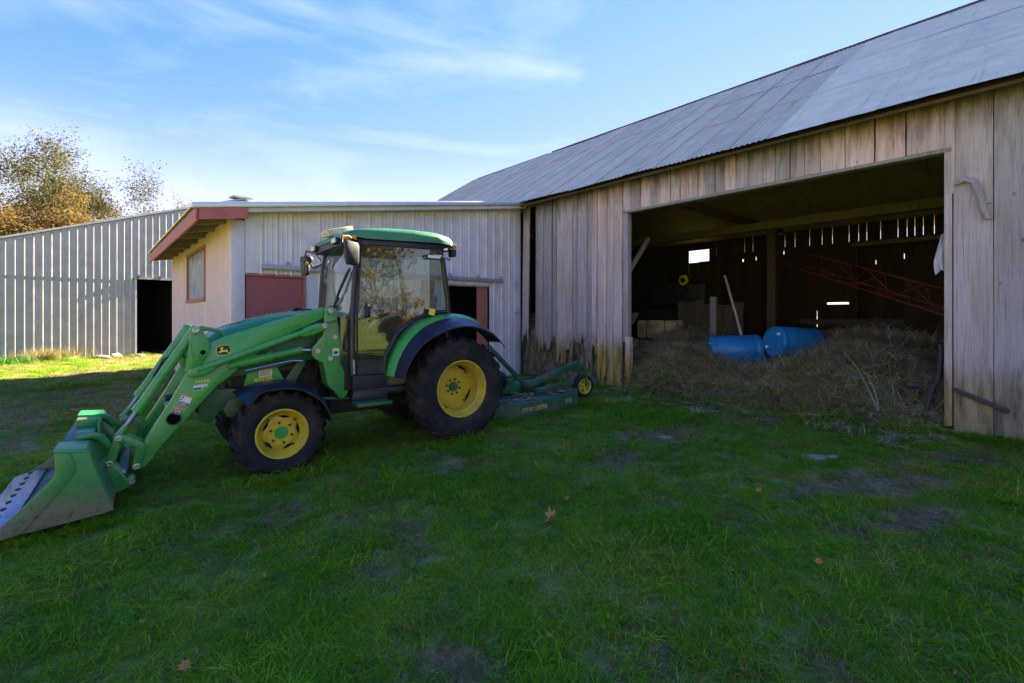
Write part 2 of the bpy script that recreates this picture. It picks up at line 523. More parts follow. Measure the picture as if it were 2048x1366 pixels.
MT['galv_gray'] = mat_metal_sheet('gray_ribbed', (0.36, 0.35, 0.36), 0.14, 0.2, 0.42, (6, 6, 0.3), (0.2, 0.17, 0.15), rnd_val=0.04, rust_lo=0.6)
MT['trim'] = simple('pale_metal_trim', (0.62, 0.62, 0.66), 0.35, 0.3, var=0.08, scale=3)
MT['pink'] = simple('pink_siding', (0.80, 0.56, 0.50), 0.55, var=0.06, scale=2.5, dust=(0.62, 0.47, 0.41), dust_amt=0.25)
MT['red'] = simple('red_paint', (0.50, 0.11, 0.085), 0.6, var=0.2, scale=5, stretch=(1, 1, 1), dust=(0.34, 0.25, 0.22), dust_amt=0.3)
MT['red_door'] = simple('red_door', (0.36, 0.085, 0.075), 0.55, var=0.08, scale=3)
MT['rust_frame'] = simple('brown_frame', (0.42, 0.14, 0.09), 0.65, var=0.2)
MT['plastic'] = simple('plastic_sheet', (0.30, 0.30, 0.31), 0.3, var=0.45, scale=5, stretch=(2.5, 2.5, 0.4), bmp=0.5)
MT['rafter'] = simple('rafter_wood', (0.30, 0.23, 0.16), 0.85, var=0.3, scale=5, bmp=0.3)
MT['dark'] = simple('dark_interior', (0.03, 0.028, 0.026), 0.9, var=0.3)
MT['hole_shade'] = simple('painted_hole_shade', (0.005, 0.005, 0.004), 0.9, var=0.2, spec=0.05)  # near-black colour that stands in for the shade inside holes
MT['gray_roof'] = mat_metal_sheet('gray_roof', (0.36, 0.36, 0.37), 0.1, 0.4, 0.45)
MT['blue'] = simple('blue_plastic', (0.006, 0.19, 0.38), 0.38, var=0.12, scale=4, dust=(0.15, 0.16, 0.18), dust_amt=0.2)
MT['hay_base'] = simple('hay_base', (0.36, 0.265, 0.12), 0.95, var=0.5, scale=5, bmp=0.9, col2=(0.60, 0.46, 0.23))
MT['straw'] = mat_blade('straw', [(0.30, (0.30, 0.225, 0.10)), (0.48, (0.50, 0.375, 0.175)), (0.70, (0.70, 0.55, 0.30))], 0.7, 0.15, 1.6)
MT['mossy'] = simple('mossy_rubble', (0.085, 0.065, 0.032), 0.95, var=0.6, scale=5, bmp=0.9, col2=(0.26, 0.19, 0.10), stretch=(2, 2, 0.7))
MT['rust_red'] = simple('rusty_red', (0.26, 0.045, 0.03), 0.6, var=0.3, scale=20)
MT['rust'] = simple('rusty_iron', (0.065, 0.045, 0.038), 0.7, var=0.4, scale=25, bmp=0.3)
MT['cloth'] = simple('white_cloth', (0.66, 0.63, 0.60), 0.9, var=0.1, bmp=0.2)
MT['stone'] = simple('field_stone', (0.30, 0.24, 0.17), 0.9, var=0.3, scale=8, bmp=0.6)
MT['soil'] = simple('soil', (0.16, 0.105, 0.05), 0.95, var=0.4, scale=60, rnd_val=0.35)
MT['leaf_orange'] = simple('dead_leaf', (0.40, 0.19, 0.05), 0.75, var=0.3, scale=20)
MT['grass'] = mat_blade('lawn_blades', [(0.28, (0.125, 0.30, 0.014)), (0.45, (0.185, 0.385, 0.017)), (0.60, (0.28, 0.42, 0.025)), (0.78, (0.44, 0.39, 0.06))], 0.6, 0.45)
MT['grass_dry'] = mat_blade('dry_blades', [(0.3, (0.19, 0.17, 0.055)), (0.55, (0.28, 0.23, 0.085)), (0.75, (0.38, 0.31, 0.13))], 0.7, 0.35)
MT['weed'] = mat_blade('weed_leaves', [(0.3, (0.06, 0.20, 0.03)), (0.7, (0.10, 0.26, 0.04))], 0.5, 0.4)
MT['bark'] = simple('bark', (0.11, 0.085, 0.065), 0.9, var=0.4, scale=6, bmp=0.6, stretch=(4, 4, 0.7))


def mat_leaf(name, a, b_, c_):
    m, nt, b = new_mat(name)
    at = N(nt, "ShaderNodeAttribute"); at.attribute_name = "tone"
    c = ramp(nt, at.outputs["Fac"], [(0.0, a), (0.5, b_), (1.0, c_)])
    nt.links.new(c, b.inputs["Base Color"]); b.inputs["Roughness"].default_value = 0.7; b.inputs["Specular IOR Level"].default_value = 0.12
    tl = N(nt, "ShaderNodeBsdfTranslucent"); nt.links.new(c, tl.inputs["Color"])
    mx = N(nt, "ShaderNodeMixShader"); mx.inputs[0].default_value = 0.4
    out = nt.nodes["Material Output"]
    nt.links.new(b.outputs[0], mx.inputs[1]); nt.links.new(tl.outputs[0], mx.inputs[2]); nt.links.new(mx.outputs[0], out.inputs["Surface"])
    return m


MT['leaf_brown'] = mat_leaf('autumn_leaves', (0.075, 0.055, 0.02), (0.15, 0.10, 0.035), (0.23, 0.135, 0.042))
MT['leaf_gold'] = mat_leaf('golden_leaves', (0.16, 0.12, 0.03), (0.38, 0.24, 0.04), (0.50, 0.26, 0.04))
MT['leaf_olive'] = mat_leaf('olive_leaves', (0.045, 0.05, 0.02), (0.095, 0.09, 0.03), (0.17, 0.13, 0.045))

# ------------------------------------------------------------------ ground
R0 = (3.24, 5.45)                       # rear axle of the tractor on the ground plan
PATCH = [  # worn places in the lawn: x, y, radius x, radius y, turn, strength
    (4.9, 1.15, 1.15, 0.33, -0.50, 1.0), (4.35, 0.75, 0.85, 0.22, -0.5, 0.9), (6.5, 0.75, 0.9, 0.28, -0.55, 0.8),
    (4.05, 3.05, 0.42, 0.28, 0.2, 0.95), (5.25, 3.2, 0.75, 0.33, -0.2, 0.8), (6.9, 2.7, 0.9, 0.5, 0.0, 0.7), (7.4, 3.6, 0.7, 1.3, 0.0, 0.9),
    (1.5, 2.85, 0.5, 0.33, 0.3, 0.75), (1.15, 1.75, 0.55, 0.26, -0.4, 0.8), (1.75, 1.2, 0.5, 0.3, 0.2, 0.5), (7.3, 1.4, 0.6, 0.7, 0, 0.85),
    (-0.3, 11.0, 1.6, 1.9, 0.0, 0.75), (0.9, 12.0, 1.3, 1.2, 0.3, 0.7), (-1.2, 8.4, 0.9, 1.2, 0, 0.5), (0.1, 15.7, 1.6, 0.45, 0.1, 0.6),
    (3.35, 2.15, 0.35, 0.2, 0.4, 0.5), (2.9, 3.9, 0.9, 0.3, 0.1, 0.4), (1.2, 19.5, 1.3, 1.6, 0, 0.9), (3.5, 1.55, 0.3, 0.2, 0, 0.5),
    (0.7, 4.0, 0.8, 0.5, 0.3, 0.45), (2.4, 0.7, 0.6, 0.35, 0.4, 0.4),
]


def nz(x, y, s, o=0.0):
    return noise.noise(Vector((x * s + o, y * s - o, o * 1.7)))


def wear(x, y):
    w = 0.0
    n = nz(x, y, 2.3, 3.1) * 0.45 + nz(x, y, 6.0, 9.0) * 0.3
    for (cx, cy, rx, ry, a, st) in PATCH:
        dx, dy = x - cx, y - cy
        if abs(dx) > 3.2 or abs(dy) > 3.2: continue
        u = dx * math.cos(a) + dy * math.sin(a); v = -dx * math.sin(a) + dy * math.cos(a)
        r = math.hypot(u / rx, v / ry) + n
        w = max(w, st * (1 - smooth01(0.55, 1.15, r)))
    w = max(w, 0.35 * smooth01(0.25, 0.6, nz(x, y, 0.9, 5.5) + 0.4 * nz(x, y, 3.1, 1.2)))
    return w


def gz(x, y):
    if x < 3.2: z = -0.05 - 0.037 * (3.2 - max(x, -4.0))
    else: z = -0.05 * max(0.0, (7.7 - x) / 4.5)
    z *= 1 - smooth01(9.0, 15.0, y)
    if x > 7.6: z = 0.0
    near = math.hypot(x, y) < 40
    if near:
        z += 0.018 * nz(x, y, 0.8, 2.0) + 0.010 * nz(x, y, 2.6, 4.0)
        z -= 0.025 * wear(x, y)
    return z


xs = np.concatenate([np.array([-900, -400, -200, -100, -60, -35, -22, -15, -11]), np.arange(-8.5, 8.0, 0.1), np.array([8.5, 10, 12, 14, 17, 20, 25, 35, 60, 100, 200, 400, 900])])
ys = np.concatenate([np.array([-900, -400, -200, -100, -60, -35, -22, -14, -9, -6, -4, -2.5]), np.arange(-1.5, 9.0, 0.1), np.arange(9.0, 24.0, 0.25), np.array([25, 27, 30, 35, 45, 60, 90, 150, 300, 600, 900])])
gv, gw = [], []
for y in ys:
    for x in xs:
        gv.append((float(x), float(y), gz(x, y)))
        gw.append(wear(x, y) if (-9 < x < 9 and -3 < y < 25) else 0.1)
nx_ = len(xs)
gf = [(j * nx_ + i, j * nx_ + i + 1, (j + 1) * nx_ + i + 1, (j + 1) * nx_ + i) for j in range(len(ys) - 1) for i in range(nx_ - 1)]
gm = bpy.data.meshes.new("ground")
gm.from_pydata(gv, [], gf)
ga = gm.attributes.new("wear", 'FLOAT', 'POINT'); ga.data.foreach_set("value", gw)
gm.polygons.foreach_set("use_smooth", [True] * len(gf))
m, nt, b = new_mat("soil_and_turf")
v = coords(nt, (1, 1, 1), rand=False)
f = noise_n(nt, v, 9, 8, 0.7)
turf = ramp(nt, f, [(0.3, (0.11, 0.15, 0.025)), (0.6, (0.20, 0.21, 0.05)), (0.8, (0.34, 0.28, 0.11))])
dirt = ramp(nt, noise_n(nt, v, 14, 8, 0.75), [(0.32, (0.085, 0.055, 0.022)), (0.5, (0.21, 0.14, 0.06)), (0.72, (0.40, 0.29, 0.15))])
at = N(nt, "ShaderNodeAttribute"); at.attribute_name = "wear"
fw = noise_n(nt, v, 6.5, 9, 0.72)
sc_ = N(nt, "ShaderNodeMath", operation='MULTIPLY_ADD'); sc_.inputs[1].default_value = 1.1
nt.links.new(fw, sc_.inputs[0]); nt.links.new(at.outputs["Fac"], sc_.inputs[2])
c = mixrgb(nt, ramp(nt, sc_.outputs[0], [(0.84, 0.0), (0.98, 1.0)]), turf, dirt)
nt.links.new(c, b.inputs["Base Color"]); b.inputs["Roughness"].default_value = 0.95; b.inputs["Specular IOR Level"].default_value = 0.1
bump(nt, b, f, 0.8, 0.03)
gm.materials.append(m)
ground = bpy.data.objects.new("ground", gm); COL.objects.link(ground)
tag(ground, "grassy farmyard ground sloping down to the left", kind="structure")

# ------------------------------------------------------------------ the old barn
WX = 7.70                                # outer face of the long wall
EAVE = (7.35, 3.965); RIDGE = (12.45, 7.23)
B0, B1 = -6.0, 16.8
barn = thing("barn", "long weathered grey timber barn with open bay and metal roof", "barn", (WX, 5.0, 0))


def roof_z(x):
    return EAVE[1] + (RIDGE[1] - EAVE[1]) / (RIDGE[0] - EAVE[0]) * (x - EAVE[0])


def plank(y0, y1, z0, z1, x=WX, t=0.026, mat=None, lean=0.0, ragged=0.0, parent=None, name="plank", warp=0.012, nb=4, top_rag=0.0):
    """one upright board; its foot can be rotted to a ragged edge"""
    g = G()
    ya, yb = sorted((y0, y1))
    dx = rnd.uniform(0, warp)
    n = nb if ragged else 1
    bot = [(ya + (yb - ya) * i / n, z0 + (rnd.uniform(-ragged, ragged) if ragged else 0)) for i in range(n + 1)]
    zs = [z0 + (z1 - z0) * k for k in (0.35, 0.7)]
    front = []
    jit = lambda: rnd.uniform(-0.004, 0.004)
    pts = bot + [(yb + jit(), zs[0]), (yb + jit(), zs[1]), (yb, z1 + rnd.uniform(-top_rag, top_rag)), (ya, z1), (ya + jit(), zs[1]), (ya + jit(), zs[0])]
    pts = [(p[0] + lean * (z1 - p[1]), p[1]) for p in pts]
    g.prism(pts, x - dx, x - dx + t, 'x')
    return g.build(name, mat or MT['wood'], parent or barn)


# boards of the wall left of the bay (rotted feet), from the bay towards the shed
edges = [5.56]
while edges[-1] < 7.9:
    edges.append(edges[-1] + rnd.choice([0.13, 0.17, 0.2, 0.24, 0.27]))
edges[-1] = 7.97
feet = {0: 0.02, 1: 0.03, 2: 0.25, 3: 0.75, 4: 0.35, 5: 0.9, 6: 0.95, 7: 0.70, 8: 0.5, 9: 0.9, 10: 0.72, 11: 0.68, 12: 0.8, 13: 0.75}
for i in range(len(edges) - 1):
    z0 = feet.get(i, 0.75)
    plank(edges[i] + 0.003, edges[i + 1] - rnd.choice([0.004, 0.006, 0.012, 0.02]), z0, roof_z(WX) - 0.05, mat=MT['wood_rot'], warp=0.022, lean=0.004, ragged=0.03 if z0 < 0.1 else 0.17, nb=7)
# the tapering board beyond the dark slot, and short stubs still standing below
plank(8.16, 8.36, 0.95, roof_z(WX) - 0.06, lean=0.022, ragged=0.2, nb=4)
plank(7.97, 8.16, 3.93, roof_z(WX) - 0.06)
plank(8.37, 8.60, 3.85, roof_z(WX) - 0.06)
for ya, yb, za, zb in ((6.50, 6.56, 0.30, 1.0), (6.03, 6.1, 0.02, 0.85), (6.86, 6.92, 0.18, 0.9)):
    plank(ya, yb, za, zb, x=WX + 0.03, ragged=0.08, lean=rnd.uniform(-0.12, 0.12), nb=3, top_rag=0.15)
# header boards over the bay
hb = [0.91, 1.29, 1.61, 1.93, 2.23, 2.43, 2.62, 2.82, 3.0, 3.22, 3.40, 3.58, 3.74, 3.9, 4.04, 4.2, 4.36, 4.55, 4.76, 4.95, 5.17, 5.36, 5.55]
for a, b_ in zip(hb[:-1], hb[1:]):
    plank(a + 0.003, b_ - rnd.choice([0.003, 0.006, 0.012]), 3.415 + rnd.uniform(-0.006, 0.006), roof_z(WX) - 0.05)
# boards right of the bay
rb = [0.845, 0.505, 0.20, -0.12, -0.43, -0.75, -1.05, -1.38, -1.7, -2.0, -2.35, -2.7, -3.0, -3.4, -3.75, -4.1, -4.5, -4.9, -5.3, -5.7, -6.0]
for a, b_ in zip(rb[:-1], rb[1:]):
    plank(a - 0.004, b_ + 0.004, 0.02, roof_z(WX) - 0.05, ragged=0.055, nb=7)
# door posts and header beam
G().box2((WX - 0.015, 0.855, 0.10), (WX + 0.14, 0.925, 3.40)).build("door_post", MT['wood'], barn, bevel=0.006)
G().box2((WX - 0.02, 0.832, 2.86), (WX + 0.02, 0.912, 4.13)).build("batten", MT['wood'], barn)
G().box2((WX + 0.0, 5.45, 0.9), (WX + 0.13, 5.555, 3.40)).build("door_post", MT['wood'], barn, bevel=0.006)
G().box2((WX - 0.01, 5.40, 0.0), (WX + 0.10, 5.50, 1.0)).build("door_post", MT['wood'], barn, bevel=0.006)
G().box2((WX - 0.03, 0.86, 3.365), (WX + 0.14, 5.56, 3.41)).build("header_beam", MT['pale_timber'], barn, bevel=0.006)
# mossy rubble bank behind the rotted boards
g = G()
nr, nc = 16, 34
pts = []
for j in range(nr):
    for i in range(nc):
        y = 5.5 + (8.7 - 5.5) * i / (nc - 1); t = j / (nr - 1); z = -0.1 + 1.55 * t
        x = WX + 0.055 + 0.05 * t + 0.07 * noise.noise(Vector((y * 3, z * 3, 2))) + 0.35 * smooth01(0.75, 1.0, t)
        pts.append((x, y, z + 0.06 * noise.noise(Vector((y * 4, z, 7)))))
g.add(pts, [(j * nc + i, j * nc + i + 1, (j + 1) * nc + i + 1, (j + 1) * nc + i) for j in range(nr - 1) for i in range(nc - 1)])
g.build("rubble_bank", MT['mossy'], barn, smooth=60)
# plain lining so that no daylight comes through the rear of the wall
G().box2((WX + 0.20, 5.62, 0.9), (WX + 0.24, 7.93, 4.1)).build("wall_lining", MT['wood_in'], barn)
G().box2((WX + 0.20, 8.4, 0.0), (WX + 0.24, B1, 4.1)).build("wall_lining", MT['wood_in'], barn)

# iron strap and crooked branch on the boards right of the bay
st = thing("iron_strap", "rusty iron strap slanting across the barn boards near the ground", "strap", (WX - 0.03, 0.62, 0.45))
g = G(); rot = Matrix.Rotation(-math.atan2(0.19, 0.44), 3, 'X').inverted()
g.box((WX - 0.028, 0.61, 0.445), (0.014, 0.50, 0.055), Matrix.Rotation(math.atan2(0.19, 0.44), 3, 'X'))
g.build("bar", MT['rust'], st, bevel=0.003)
for yy, zz in ((0.80, 0.525), (0.62, 0.447), (0.42, 0.365)):
    G().box((WX - 0.036, yy, zz), (0.012, 0.022, 0.022)).build("bolt", MT['rust'], st)
hk = thing("branch_hook", "crooked bare branch fixed to the barn wall as a hook", "hook", (WX - 0.03, 0.6, 2.7))
G().tube([(WX - 0.03, 0.83, 2.96), (WX - 0.05, 0.74, 3.00), (WX - 0.055, 0.66, 2.95), (WX - 0.06, 0.62, 2.80), (WX - 0.065, 0.585, 2.62), (WX - 0.06, 0.555, 2.52), (WX - 0.05, 0.52, 2.515)], [0.016, 0.03, 0.038, 0.036, 0.034, 0.03, 0.018], 9).build("branch", MT['wood'], hk, smooth=60)
G().tube([(WX - 0.06, 0.60, 2.68), (WX - 0.05, 0.545, 2.71), (WX - 0.04, 0.51, 2.69)], [0.02, 0.013, 0.008], 7).build("twig", MT['wood'], hk, smooth=60)

# roof: decking, corrugated sheets on the far part, flat sheets on the near part
sl = math.hypot(RIDGE[0] - EAVE[0], RIDGE[1] - EAVE[1])
ux, uz = (RIDGE[0] - EAVE[0]) / sl, (RIDGE[1] - EAVE[1]) / sl
nxr, nzr = -uz, ux


def rp(s, y, h):  # point on the near roof slope: s up the slope, h above it
    return (EAVE[0] + ux * s + nxr * h, y, EAVE[1] + uz * s + nzr * h + 0.035 * noise.noise(Vector((y * 0.42, 3.1, s * 0.15))) + 0.010 * noise.noise(Vector((y * 1.3, s * 0.9, 7.7))))


g = G()
for (s0, h0), (s1, h1) in (((0.06, -0.10), (sl, -0.065)),):
    a = [rp(s0, B0, h0), rp(s1, B0, h0), rp(s1, B0, h1), rp(s0, B0, h1)]
    c_ = [rp(s0, B1, h0), rp(s1, B1, h0), rp(s1, B1, h1), rp(s0, B1, h1)]
    g.add(a + c_, [(0, 1, 2, 3), (7, 6, 5, 4), (0, 4, 5, 1), (1, 5, 6, 2), (2, 6, 7, 3), (3, 7, 4, 0)])
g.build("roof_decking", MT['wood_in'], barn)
g = G()
xb = 2 * RIDGE[0] - EAVE[0]
g.add([(RIDGE[0], B0, RIDGE[1]), (xb, B0, EAVE[1]), (xb, B1, EAVE[1]), (RIDGE[0], B1, RIDGE[1])], [(0, 1, 2, 3)])
g.add([(RIDGE[0], B0, RIDGE[1] - 0.05), (xb, B0, EAVE[1] - 0.05), (xb, B1, EAVE[1] - 0.05), (RIDGE[0], B1, RIDGE[1] - 0.05)], [(3, 2, 1, 0)])
g.build("rear_roof_slope", MT['roof_old'], barn)


def roof_sheet(s0, s1, y0, y1, h, amp, n, mat):
    g = G(); vs = []; ni = n * 4
    tilt = rnd.uniform(-0.002, 0.003)
    ds = rnd.uniform(-0.04, 0.04)
    for k in range(ni + 1):
        y = y0 + (y1 - y0) * k / ni
        c = amp * math.cos(2 * math.pi * k / 4)
        for s, hh in ((s0 + (ds if s0 < 0.1 else 0), h + 0.004 + tilt), ((s0 + s1) / 2, h + 0.002), (s1 + ds, h)):
            vs.append(rp(s, y, hh + c + amp))
    fs = []
    for k in range(ni):
        for r in range(2):
            fs.append((k * 3 + r, k * 3 + r + 1, (k + 1) * 3 + r + 1, (k + 1) * 3 + r))
    g.add(vs, fs)
    return g.build("roof_sheet", mat, barn, smooth=80 if amp > 0.004 else 20)


YB = 2.75                                # where flat sheets give way to corrugated ones
yy = YB
while yy < B1 - 0.1:
    w = 0.64
    for r_ in range(3):
        s0 = -0.02 + r_ * sl / 3; s1 = (r_ + 1) * sl / 3 + 0.08 if r_ < 2 else sl + 0.03
        roof_sheet(s0, s1, yy - 0.02, min(yy + w, B1), rnd.uniform(0, 0.004) + (0.0 if r_ % 2 else 0.003), 0.009, 8, MT['roof_old'])
    yy += w
yy = B0
while yy < YB - 0.05:
    w = min(1.25, YB - yy + 0.03)
    for r_ in range(3):
        s0 = -0.04 + r_ * sl / 3; s1 = (r_ + 1) * sl / 3 + 0.06 if r_ < 2 else sl + 0.03
        roof_sheet(s0, s1, yy, yy + w, 0.014 + rnd.uniform(0, 0.003), 0.0012, 5, MT['roof_flat'])
    yy += w
G().tube([(RIDGE[0] - 0.02, y, RIDGE[1] + 0.012 + 0.008 * nz(y, 0, 1.5)) for y in np.arange(B0, 12.2, 0.6)], 0.042, 8).build("ridge_cap", MT['rust'], barn, smooth=60)
G().tube([(RIDGE[0] - 0.02, y, RIDGE[1] - 0.005) for y in np.arange(12.2, B1, 0.6)], 0.04, 8).build("ridge_cap", MT['rust'], barn, smooth=60)
# barge board and gables
for yb_ in (B1 - 0.35, B0 + 0.3):
    g = G(); g.prism([(WX, 0), (2 * RIDGE[0] - WX, 0), (2 * RIDGE[0] - WX, roof_z(WX) - 0.06), (RIDGE[0], RIDGE[1] - 0.08), (WX, roof_z(WX) - 0.06)], yb_, yb_ + 0.05, 'y')
    g.build("gable_wall", MT['wood_in'], barn)
# rear wall: boards, with gaps in the band under the eaves, a window and a low hatch
XB = 17.2
cuts = []
yy = B0 + 0.3
slits = [5.7, 5.28, 4.93, 4.65, 4.22, 3.98, 3.78, 3.45, 3.05, 2.85, 2.68, 2.5, 2.27, 1.98, 1.7, 1.4, 0.9, 6.0, 7.3, 7.02, 8.3]
ye = [B0 + 0.3]
while ye[-1] < B1 - 0.5: ye.append(ye[-1] + 0.235 + rnd.uniform(-0.03, 0.03))


def wall_piece(y0, y1, z0, z1):
    G().box2((XB, y0, z0), (XB + 0.03, y1, z1)).build("plank", MT['wood_in'], barn)


ZL = 3.62
holes = [(8.58, 9.39, 2.96, ZL), (4.22, 4.80, 1.745, 1.81), (5.06, 5.078, 1.05, 1.55), (2.9, 2.92, 3.0, 3.15), (6.9, 6.93, 3.3, 3.42), (7.33, 7.38, 3.28, 3.38), (6.02, 6.05, 3.42, 3.55), (6.35, 6.40, 3.30, 3.36), (3.55, 3.57, 2.9, 3.02)]
# below the band: boards, cut round the holes
for a, b_ in zip(ye[:-1], ye[1:]):
    rects = [(a, b_, 0.0, ZL)]
    for (h0, h1, z0, z1) in holes:
        nr_ = []
        for (p, q, u, v_) in rects:
            if h1 <= p or h0 >= q or z1 <= u or z0 >= v_: nr_.append((p, q, u, v_)); continue
            if z0 > u: nr_.append((p, q, u, z0))
            if z1 < v_: nr_.append((p, q, z1, v_))
            lo_z, hi_z = max(u, z0), min(v_, z1)
            if h0 > p: nr_.append((p, h0, lo_z, hi_z))
            if h1 < q: nr_.append((h1, q, lo_z, hi_z))
        rects = nr_
    for (p, q, u, v_) in rects: wall_piece(p, q, u, v_)
cur = B0 + 0.3
items = sorted([(y - 0.007, y + 0.007) for y in slits] + [(8.58, 9.39), (6.25, 6.48)])
for (h0, h1) in items:
    n = max(1, int((h0 - cur) / 0.45))
    for k in range(n):
        wall_piece(cur + (h0 - cur) * k / n, cur + (h0 - cur) * (k + 1) / n, ZL, 4.155)
    cur = h1
wall_piece(cur, B1 - 0.3, ZL, 4.155)
wall_piece(8.58, 9.39, 3.86, 4.155); wall_piece(6.25, 6.48, 3.98, 4.155)
wall_piece(8.585, 8.98, 2.96, 3.42); wall_piece(8.988, 9.375, 2.96, 3.40)   # shutter boards still in the window
# timbers inside
def timber(a, b_, name="beam", mat=None): return G().box2(a, b_).build(name, mat or MT['timber'], barn, bevel=0.008)
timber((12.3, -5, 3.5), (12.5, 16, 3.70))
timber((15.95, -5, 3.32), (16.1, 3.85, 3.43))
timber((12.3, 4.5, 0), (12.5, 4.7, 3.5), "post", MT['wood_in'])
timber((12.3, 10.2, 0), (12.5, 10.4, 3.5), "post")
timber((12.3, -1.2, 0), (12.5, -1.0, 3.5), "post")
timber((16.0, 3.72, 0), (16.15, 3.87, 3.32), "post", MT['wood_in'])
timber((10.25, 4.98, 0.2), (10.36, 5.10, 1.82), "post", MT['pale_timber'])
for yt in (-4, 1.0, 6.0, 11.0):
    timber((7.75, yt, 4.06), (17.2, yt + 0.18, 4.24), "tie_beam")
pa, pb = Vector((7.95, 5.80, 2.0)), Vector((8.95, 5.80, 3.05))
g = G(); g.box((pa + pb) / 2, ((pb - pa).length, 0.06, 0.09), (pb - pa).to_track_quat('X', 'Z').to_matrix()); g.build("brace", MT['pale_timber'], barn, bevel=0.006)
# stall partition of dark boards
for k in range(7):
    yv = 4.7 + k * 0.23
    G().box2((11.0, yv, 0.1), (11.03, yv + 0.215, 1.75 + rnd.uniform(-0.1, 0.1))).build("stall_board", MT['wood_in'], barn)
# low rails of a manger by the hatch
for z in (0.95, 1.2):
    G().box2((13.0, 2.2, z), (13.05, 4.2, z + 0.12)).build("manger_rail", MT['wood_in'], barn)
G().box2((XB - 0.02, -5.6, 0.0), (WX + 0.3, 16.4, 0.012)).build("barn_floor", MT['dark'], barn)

# ------------------------------------------------------------------ the low shed with the pink side wall
shed = thing("metal_shed", "low lean-to shed with pink side wall and ribbed metal front", "shed", (1.63, 8.44, 0))
SX0, SX1, SY0, SY1 = 1.63, 7.63, 8.44, 15.5


def shed_top(x): return 3.0 + (4.02 - 3.0) / (7.65 - 1.17) * (x - 1.17)


def ribbed(name, mat, parent, P0, d, nrm, s0, s1, zb, zt, pitch, w, h, phase=0.0, minor=0, hm=0.004):
    """one sheet of ribbed metal cladding standing on a wall line"""
    g = G()
    st_ = [s0]
    prof = [(s0, 0.0)]
    k = math.ceil((s0 - phase + w) / pitch)
    step = pitch
    while phase + k * step + w < s1 - 1e-4:
        c = phase + k * step
        prof += [(c - w, 0), (c - w * 0.3, h), (c + w * 0.3, h), (c + w, 0)]
        for q in range(minor):
            cm = c + step * (q + 1) / (minor + 1)
            if cm + 0.02 < s1: prof += [(cm - 0.015, 0), (cm, hm), (cm + 0.015, 0)]
        k += 1
    prof.append((s1, 0.0))
    vs = []
    for s, o in prof:
        x, y = P0[0] + d[0] * s + nrm[0] * o, P0[1] + d[1] * s + nrm[1] * o
        b0 = zb(s) if callable(zb) else zb; t0 = zt(s) if callable(zt) else zt
        vs += [(x, y, b0), (x, y, t0)]
    g.add(vs, [(2 * i, 2 * i + 2, 2 * i + 3, 2 * i + 1) for i in range(len(prof) - 1)])
    return g.build(name, mat, parent)


fd, fn_ = (1, 0), (0, -1)
ztf = lambda s: shed_top(s) - 0.09
def front_panel(x0, x1, zb, top=ztf, off=0.0):
    ribbed("wall_panel", MT['galv'], shed, (0, SY0 - off), fd, fn_, x0, x1, zb, top, 0.228, 0.026, 0.022, 1.83, 2, 0.007)
front_panel(1.82, 2.74, 2.07); front_panel(2.74, 3.66, -0.05); front_panel(3.66, 4.58, -0.05, off=0.002); front_panel(4.58, 5.56, -0.05)
front_panel(5.56, 6.71, 2.07, off=0.002); front_panel(6.71, 7.46, -0.05)
G().box2((7.45, SY0 - 0.03, -0.05), (7.63, SY0 + 0.02, shed_top(7.5) - 0.06)).build("corner_trim", MT['trim'], shed, bevel=0.008)
G().box2((SX0 - 0.004, SY0 - 0.012, -0.05), (1.815, SY0 + 0.01, shed_top(1.7) - 0.18)).build("corner_trim", MT['galv'], shed, bevel=0.004)
# pink side wall of narrow ribbed siding
yy = SY0 + 0.02
while yy < SY1 - 0.05:
    y2 = min(yy + 0.9, SY1)
    win = [(10.66, 12.91)]
    def piece(a, b_, z0, z1):
        if b_ - a > 0.03: ribbed("siding_panel", MT['pink'], shed, (SX0, 0), (0, 1), (-1, 0), a, b_, z0, z1, 0.115, 0.016, 0.015, 8.46)
    if y2 <= 10.66 or yy >= 12.91: piece(yy, y2, -0.05, 2.93)
    else:
        a, b_ = max(yy, 10.66), min(y2, 12.91)
        piece(yy, a, -0.05, 2.93); piece(b_, y2, -0.05, 2.93); piece(a, b_, -0.05, 1.74); piece(a, b_, 2.69, 2.93)
    yy = y2
# window
wnd = G().box2((SX0 - 0.04, 10.62, 1.68), (SX0 + 0.03, 12.95, 1.755)).build("window_sill", MT['rust_frame'], shed, bevel=0.005)
fr = G()
fr.box2((SX0 - 0.022, 10.64, 1.757), (SX0 + 0.03, 10.72, 2.69)); fr.box2((SX0 - 0.022, 12.83, 1.757), (SX0 + 0.03, 12.92, 2.69)); fr.box2((SX0 - 0.024, 10.62, 2.69), (SX0 + 0.03, 12.94, 2.755))
wf = fr.build("window_frame", MT['rust_frame'], shed)
g = G(); vs = []
nyw, nzw = 40, 6
for i in range(nyw + 1):
    for j in range(nzw + 1):
        y = 10.72 + 2.11 * i / nyw; z = 1.757 + 0.93 * j / nzw
        vs.append((SX0 + 0.012 + 0.012 * math.sin(i * 1.7 + 0.5 * j) * noise.noise(Vector((y * 3, z, 0))) - 0.004 * (i % 2), y, z))
g.add(vs, [(i * (nzw + 1) + j, (i + 1) * (nzw + 1) + j, (i + 1) * (nzw + 1) + j + 1, i * (nzw + 1) + j + 1) for i in range(nyw) for j in range(nzw)])
g.build("plastic_pane", MT['plastic'], wf, smooth=70)
